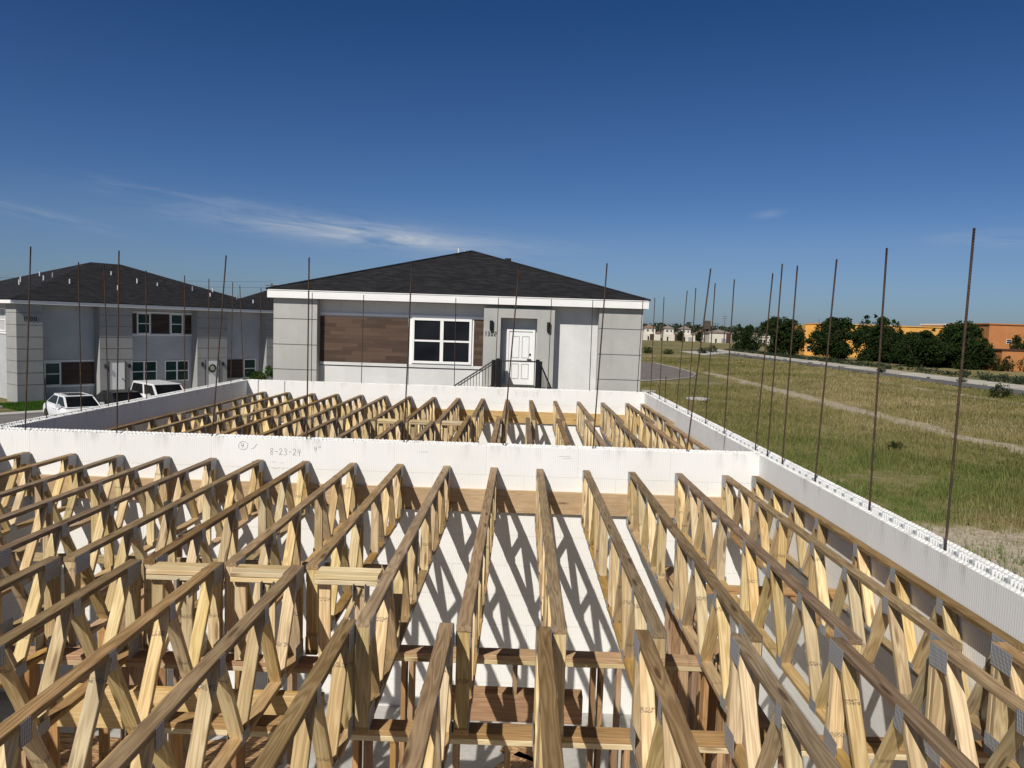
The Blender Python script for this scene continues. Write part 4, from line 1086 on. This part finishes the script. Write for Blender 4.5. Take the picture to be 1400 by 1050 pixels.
fa = MB().box(-.35,17.85,-.20,-.15,5.60,5.80).box(-.35,-.30,-.149,15.6,5.60,5.80); fa.build('fascia', M['white'], G5)
MB().box(-.30,17.8,-.149,15.5,5.70,5.73).build('soffit', M['stucco_w2'], G5)
rf5, A, B = hip(G5, -.4,17.9,-.24,15.9,5.84,2.95)
rc = random.Random(2)
def roofz(x,y): return 5.84+2.95*min((y+.24)/8.07,(x+.4)/8.07,(17.9-x)/8.07,1)
for (x,y,h,m_) in [(3.3,4.6,.42,'pvc'),(4.2,3.0,.4,'pvc'),(4.0,5.0,.4,'steelgrey'),(6.9,2.3,.42,'pvc'),(7.9,5.3,.35,'pvc'),(9.0,3.9,.45,'pvc'),(10.3,3.6,.3,'pvc'),(12.6,3.0,.45,'steelgrey'),(13.4,2.0,.35,'pvc'),(14.2,3.0,.4,'pvc'),(15.4,1.7,.5,'steelgrey'),(16.3,1.0,.35,'pvc'),(-.0,3.2,.35,'pvc'),(2.4,6.0,.45,'pvc'),(3.0,7.4,.5,'pvc'),(1.2,8.5,.4,'steelgrey'),(4.4,8.0,.4,'pvc')]:
    vent(G5, x, y, roofz(x,y), h*.72, .045, m_)
digits('1500', .36, 4.62, .24, 'black', G5, -.001)
# left side wall window + plank
o = win(G5, Matrix(((0,1,0,.409),(-1,0,0,3.4),(0,0,1,4.0),(0,0,0,1))), .75, 1.25, rows=2, glass='glass_g', fw=.07)
MB().box(.38,.409,3.5,5.3,3.95,5.25).build('plank_panel', M['plank'], G5)
MB().box(.34,.409,1.6,6,3.78,3.88).build('panel_trim', M['white'], G5)
MB().box(-3.2,.36,5.2,9,-.15,2.85).build('stair_block', M['stucco_w2'], G5)
# another dark roof behind, to the right
G6 = thing('white_grey_house', 'further dark roofed house showing behind the 1500 house', 'house', (-34,84,0)); G6.rotation_euler = (0,0,.5)
bx(0,16,0,14,-.15,5.6).build('main_wall', M['stucco_w2'], G6); hip(G6, -.5,16.5,-.5,14.5,5.62,2.9); bx(-.5,16.5,-.55,-.5,5.4,5.62).build('fascia', M['white'], G6)
win(G6, at(3,0,3.9), 1.6, 1.2, cols=2); win(G6, at(9,0,3.9), 1.6, 1.2, cols=2)

# front yard of house 1500
def L5(x,y): v = F5 @ Vector((x,y,0)); return (v.x, v.y)
sheet('street', [L5(-30,-26),L5(6,-26),L5(18,-14),L5(20,-6.0),L5(-30,-6.0)], -.135, M['street'])
sheet('driveway', [L5(3.2,-5.99),L5(17.5,-5.99),L5(17.5,-.02),L5(3.2,-.02)], -.128, M['walk'])
sheet('pavement', [L5(-30,-5.9),L5(3.19,-5.9),L5(3.19,-4.45),L5(-30,-4.45)], -.125, M['walk'])
mb = MB(); mb.box(-30,3.2,-6.0,-5.82,-.14,-.05); o = mb.build('kerb', M['walk'], None, F5.copy()); tag(o, kind='structure')
V = []; F = []; rr = random.Random(8)
for i in range(14000):
    x, y = rr.uniform(-1.4,3.15), rr.uniform(-4.4,-.05); p_ = F5@Vector((x,y,-.14)); a = rr.uniform(0,6.28); h = rr.uniform(.05,.12); j = len(V)
    V.extend([tuple(p_+Vector((math.cos(a)*.02,math.sin(a)*.02,0))),tuple(p_-Vector((math.cos(a)*.02,math.sin(a)*.02,0))),tuple(p_+Vector((rr.uniform(-.05,.05),rr.uniform(-.05,.05),h)))]); F.append((j,j+1,j+2))
mb = MB(); mb.face([F5@Vector(q) for q in ((-1.5,-4.44,-.122),(3.18,-4.44,-.122),(3.18,-.03,-.122),(-1.5,-.03,-.122))]); tag(mb.build('lawn_base', M['lawn']), kind='structure')
tag(link('lawn_grass', tri_mesh('lawn_grass', V, F, M['lawn'])), 'small bright green lawn in front of the 1500 house', 'lawn', kind='stuff')
for k in range(3):
    o = MB().box(-3.6,-1.6,-.9-.75*k,-.2-.75*k,-.14,.22-.12*k).build('concrete_step', M['walk'], None, F5.copy()); tag(o, ['topmost concrete step at the left side of the 1500 house','middle concrete step beside the small lawn','lowest concrete step beside the small lawn'][k], 'step')
bm_ = make_tree('b', 3.0, 2.4, 41, M['bushleaf'], 3800, .07)
r = thing('garden_bush', 'dense green bush by the left corner of the grey house', 'bush', (-13.35,40,-.15)); link('crown', bm_[0], r); link('trunk', bm_[1], r)

# ------------------------------------------------------------------ cars
def car(name, label, paint, suv, loc, rz):
    r = thing(name, label, 'car', loc, rz)   # nose toward +X, origin on the ground at the middle
    L, W = (4.75,1.85) if not suv else (4.85,1.95); hw = W/2; lift = .06 if suv else 0
    top = [(-.5,.46,.74),(-.49,.70,.88),(-.44,.80,.95),(-.28,.93,1),(-.12,.985,1),(.15,1.0,1),(.36,.99,1),(.46,.97,.96),(.495,.88,.90),(.50,.55,.84)]
    if suv: top = [(-.5,.55,.80),(-.495,.90,.90),(-.45,1.02,.96),(-.30,1.10,1),(-.12,1.14,1),(.15,1.15,1),(.36,1.15,1),(.47,1.12,.97),(.497,1.02,.92),(.50,.6,.86)]
    top = [(-x*1.0, z, w) for x,z,w in top]
    mb = MB(); ns = 11
    for (x,zt,ww) in top:
        w = hw*ww; zl = .24+lift; prof = [(w*.86,zl),(w*.97,zl+.10),(w,(zl+zt)/2),(w*.965,zt-.10),(w*.86,zt-.015),(0,zt+.02)]
        row = prof + [(-a,b) for a,b in prof[-2::-1]]
        for a,b in row: mb.v.append((x*L,a,b))
    for i in range(len(top)-1):
        for j in range(ns-1):
            a = i*ns+j; mb.f.append((a,a+1,a+ns+1,a+ns))
        a = i*ns; mb.f.append((a+ns-1,a,a+ns,a+2*ns-1))
    mb.f.append(tuple(range(ns))); mb.f.append(tuple((len(top)-1)*ns+j for j in range(ns))[::-1])
    body = fixn(mb.build('body', M[paint], r, smooth=True))
    bv = body.modifiers.new('s','SUBSURF'); bv.levels = 1; bv.render_levels = 1
    zr = 1.74 if suv else 1.45; zc = 1.10 if suv else .96
    base = [(.27,.86),(-.44 if not suv else -.485,.84)]; roof = [(.10 if not suv else .13,.66),(-.24 if not suv else -.42,.64)]
    b0x,b1x,t0x,t1x = base[0][0]*L,base[1][0]*L,roof[0][0]*L,roof[1][0]*L; bw,tw = hw*.88,hw*.68 if not suv else hw*.74
    g = MB()
    B_ = [(b0x,bw*.92,zc),(b0x,-bw*.92,zc),(b1x,-bw*.9,zc),(b1x,bw*.9,zc)]; T_ = [(t0x,tw,zr-.05),(t0x,-tw,zr-.05),(t1x,-tw,zr-.06),(t1x,tw,zr-.06)]
    for i in range(4): g.face([B_[i],B_[(i+1)%4],T_[(i+1)%4],T_[i]])
    g.face(T_); cab = fixn(g.build('cabin', M[paint], r))
    rfm = MB().box(t1x-.05,t0x+.08,-tw*.98,tw*.98,zr-.055,zr-.01); ro = rfm.build('roof', M[paint], r); bv = ro.modifiers.new('b','BEVEL'); bv.width = .02; bv.segments = 2
    def quad(nm, c4, inset, off):
        c4 = [Vector(c) for c in c4]; ctr = sum(c4, Vector())/4; n_ = (c4[1]-c4[0]).cross(c4[2]-c4[1]).normalized()
        if n_.dot(ctr-Vector((0,0,.9))) < 0: n_ = -n_
        pts = [ctr+(c-ctr)*inset+n_*off for c in c4]; o_ = MB().face(pts).build(nm, M['carglass'], r); return o_
    quad('windscreen',[B_[0],B_[1],T_[1],T_[0]],.90,.012); quad('rear_window',[B_[2],B_[3],T_[3],T_[2]],.86,.012)
    for s_ in (1,-1):
        a,b_,c,d = (B_[0],B_[3],T_[3],T_[0]) if s_ == 1 else (B_[1],B_[2],T_[2],T_[1])
        a,b_,c,d = map(Vector,(a,b_,c,d)); m0 = a.lerp(b_,.46); m1 = d.lerp(c,.46)
        quad('side_window',[a,m0,m1,d],.86,.012); quad('side_window',[m0,b_,c,m1],.86,.012)
        MB().box(.62+.0,.80,s_*hw*.93 if s_>0 else -hw*1.10,s_*hw*1.10 if s_>0 else -hw*.93,zc-.02,zc+.14).build('mirror', M[paint], r)
        hx = L*.485
        hl = MB().box(hx-.30,hx+.012,min(s_*hw*.58,s_*hw*.86),max(s_*hw*.58,s_*hw*.86),.66+lift*2,.79+lift*3).build('headlight', M['lamp'], r)
        for k_,xx in enumerate((.30,-.06)): MB().box(xx-.14,xx,min(s_*hw*.97,s_*hw*1.012),max(s_*hw*.97,s_*hw*1.012),.82+lift*2,.85+lift*2).build('door_handle', M[paint], r)
        for xx in (.31*L,-.29*L):
            arch = MB().tube([(xx,s_*hw*.90,.34+lift*.6),(xx,s_*hw*1.003,.34+lift*.6)], .385, 22).build('wheel_arch', M['tyre'], r)
            wh = MB().tube([(xx,s_*hw*.80,.33),(xx,s_*hw*1.012,.33)], .33, 24).build('wheel', M['tyre'], r)
            rm = MB().tube([(xx,s_*hw*1.0,.33),(xx,s_*hw*1.020,.33)], .21, 20).build('rim', M['rim'], wh)
            sp_ = MB()
            for q in range(5):
                t = q*1.2566; sp_.tube([(xx+.05*math.cos(t),s_*hw*1.022,.33+.05*math.sin(t)),(xx+.19*math.cos(t+.63),s_*hw*1.022,.33+.19*math.sin(t+.63))], .03, 4)
            sp_.build('rim_gap', M['tyre'], wh)
    MB().box(L*.478,L*.502,-hw*.45,hw*.45,.42+lift,.66+lift).build('grille', M['black'], r)
    MB().box(L*.5025,L*.507,-.26,.26,.46,.58).build('licence_plate', M['white'], r)
    if not suv: MB().box(t1x+.25,t0x-.15,-tw*.6,tw*.6,zr-.0095,zr-.004).build('sunroof', M['carglass'], r)
    return r
ang = math.atan2(-math.sin(th), math.cos(th))
def carat(x, y): v = F5@Vector((x,y,0)); return (v.x, v.y, -.125)
car('parked_car', 'white sedan with a dark sunroof parked leftmost in front of the 1500 house', 'carwhite', False, (-21.0,36.0,-.13), R(-45))
car('parked_car', 'black car parked between the two white cars', 'carblack', False, (-19.9,38.2,-.13), R(-44))
car('parked_car', 'white sport utility car parked rightmost below the first floor windows', 'carwhite', True, (-19.0,40.5,-.13), R(-43))

# ------------------------------------------------------------------ world, sun, camera
SUN_DIR = Vector((-.49,-1.0,1.07)).normalized()      # toward the sun
el = math.asin(SUN_DIR.z); az = math.atan2(SUN_DIR.x, SUN_DIR.y)
w = bpy.data.worlds.new('World'); sc.world = w; w.use_nodes = True
s = N.__new__(N); s.t = w.node_tree; s.t.nodes.clear()
sky = s.n('ShaderNodeTexSky', sky_type='NISHITA'); sky.sun_disc = False
sky.sun_elevation = el; sky.sun_rotation = az % (2*math.pi); sky.altitude = 50; sky.air_density = 1.0; sky.dust_density = .55; sky.ozone_density = 2.6
tc = s.n('ShaderNodeTexCoord').outputs['Generated']
nv = s.n('ShaderNodeVectorMath', {0: tc}, operation='NORMALIZE').outputs[0]
sp = s.n('ShaderNodeSeparateXYZ', {0: nv})
azs = s.math('ARCTAN2', sp.outputs[0], sp.outputs[1]); els = s.math('ARCSINE', sp.outputs[2])
def cloud(a0, e0, wa, we, slope, sa, se, lo, hi, amt, seed):
    v2 = s.math('ADD', els, s.math('MULTIPLY', s.math('SUBTRACT', azs, R(a0)), slope))
    vec = s.n('ShaderNodeCombineXYZ', {0: s.math('MULTIPLY', s.math('SUBTRACT', azs, R(2.6)), sa), 1: s.math('MULTIPLY', v2, se), 2: seed}).outputs[0]
    n1 = s.noise(vec, 1.0, 7, .62, .7)
    da = s.math('DIVIDE', s.math('SUBTRACT', azs, R(a0)), R(wa)); de = s.math('DIVIDE', s.math('SUBTRACT', v2, R(e0)), R(we))
    m = s.math('EXPONENT', s.math('MULTIPLY', s.math('ADD', s.math('MULTIPLY', da, da), s.math('MULTIPLY', de, de)), -1.0))
    t = s.n('ShaderNodeMapRange', {'Value': n1, 'From Min': lo, 'From Max': hi, 'To Min': 0., 'To Max': 1.}).outputs[0]
    return s.math('MULTIPLY', s.math('MULTIPLY', t, m), amt)
c1 = cloud(-10.8, 6.2, 10., .85, .062, 9, 75, .34, .70, .95, 1.3)
c2 = cloud(-34.5, 6.3, 5, .35, .15, 9, 90, .38, .72, .42, 4.3)
c3 = cloud(31.5, 6.3, 3.4, .45, .02, 10, 80, .38, .72, .40, 7.7)
c4 = cloud(17.3, 8.3, .9, .25, -.1, 10, 80, .35, .72, .3, 2.2)
c5 = cloud(-22, 7.5, 7, .9, .1, 10, 70, .5, .8, .30, 9.2)
ct = s.math('MINIMUM', s.math('ADD', s.math('ADD', s.math('ADD', c1, c2), s.math('ADD', c3, c4)), c5), .8)
SKY = .1
skc = s.n('ShaderNodeHueSaturation', {'Color': sky.outputs[0], 'Saturation': 1.12, 'Value': 1.0, 'Hue': .5}).outputs[0]
grad = s.ramp(s.math('DIVIDE', els, R(40)), [(0.,(.33,.43,.66)),(.06,(.345,.445,.67)),(.157,(.373,.451,.644)),(.235,(.303,.408,.605)),(.39,(.244,.354,.543)),(.5625,(.155,.296,.47)),(.78,(.13,.20,.30)),(1.0,(.20,.19,.20))])
skc = s.mix(1.0, skc, grad, 'MULTIPLY')
skc = s.mix(ct, skc, (4.9,5.3,5.9))
bg = s.n('ShaderNodeBackground', {'Color': skc, 'Strength': SKY})
s.n('ShaderNodeOutputWorld', {'Surface': bg.outputs[0]})

sun = bpy.data.lights.new('sun', 'SUN'); sun.energy = 4.7; sun.angle = R(.53); sun.color = (1.0,.945,.86)
so = bpy.data.objects.new('sun', sun); COL.objects.link(so)
so.rotation_mode = 'QUATERNION'; so.rotation_quaternion = (-SUN_DIR).to_track_quat('-Z','Y')

roll, pitch, yaw = R(1.8), R(-4.32), R(-.55)
fwd = Vector((math.sin(yaw)*math.cos(pitch), math.cos(yaw)*math.cos(pitch), math.sin(pitch)))
r0 = Vector((math.cos(yaw), -math.sin(yaw), 0)); u0 = r0.cross(fwd)
rt = r0*math.cos(roll)+u0*math.sin(roll); up = -r0*math.sin(roll)+u0*math.cos(roll)
cm = bpy.data.cameras.new('camera'); cm.lens = 27.0; cm.sensor_width = 36; cm.clip_start = .05; cm.clip_end = 9000
co = bpy.data.objects.new('camera', cm); COL.objects.link(co)
mw = Matrix((rt, up, -fwd)).transposed().to_4x4(); mw.translation = (0,0,5.2); co.matrix_world = mw
sc.camera = co
sc.view_settings.view_transform = 'Standard'; sc.view_settings.look = 'None'; sc.view_settings.exposure = 0; sc.view_settings.gamma = 1
sc.render.resolution_x = 1024; sc.render.resolution_y = 768
sc.cycles.max_bounces = 6; sc.cycles.transparent_max_bounces = 4
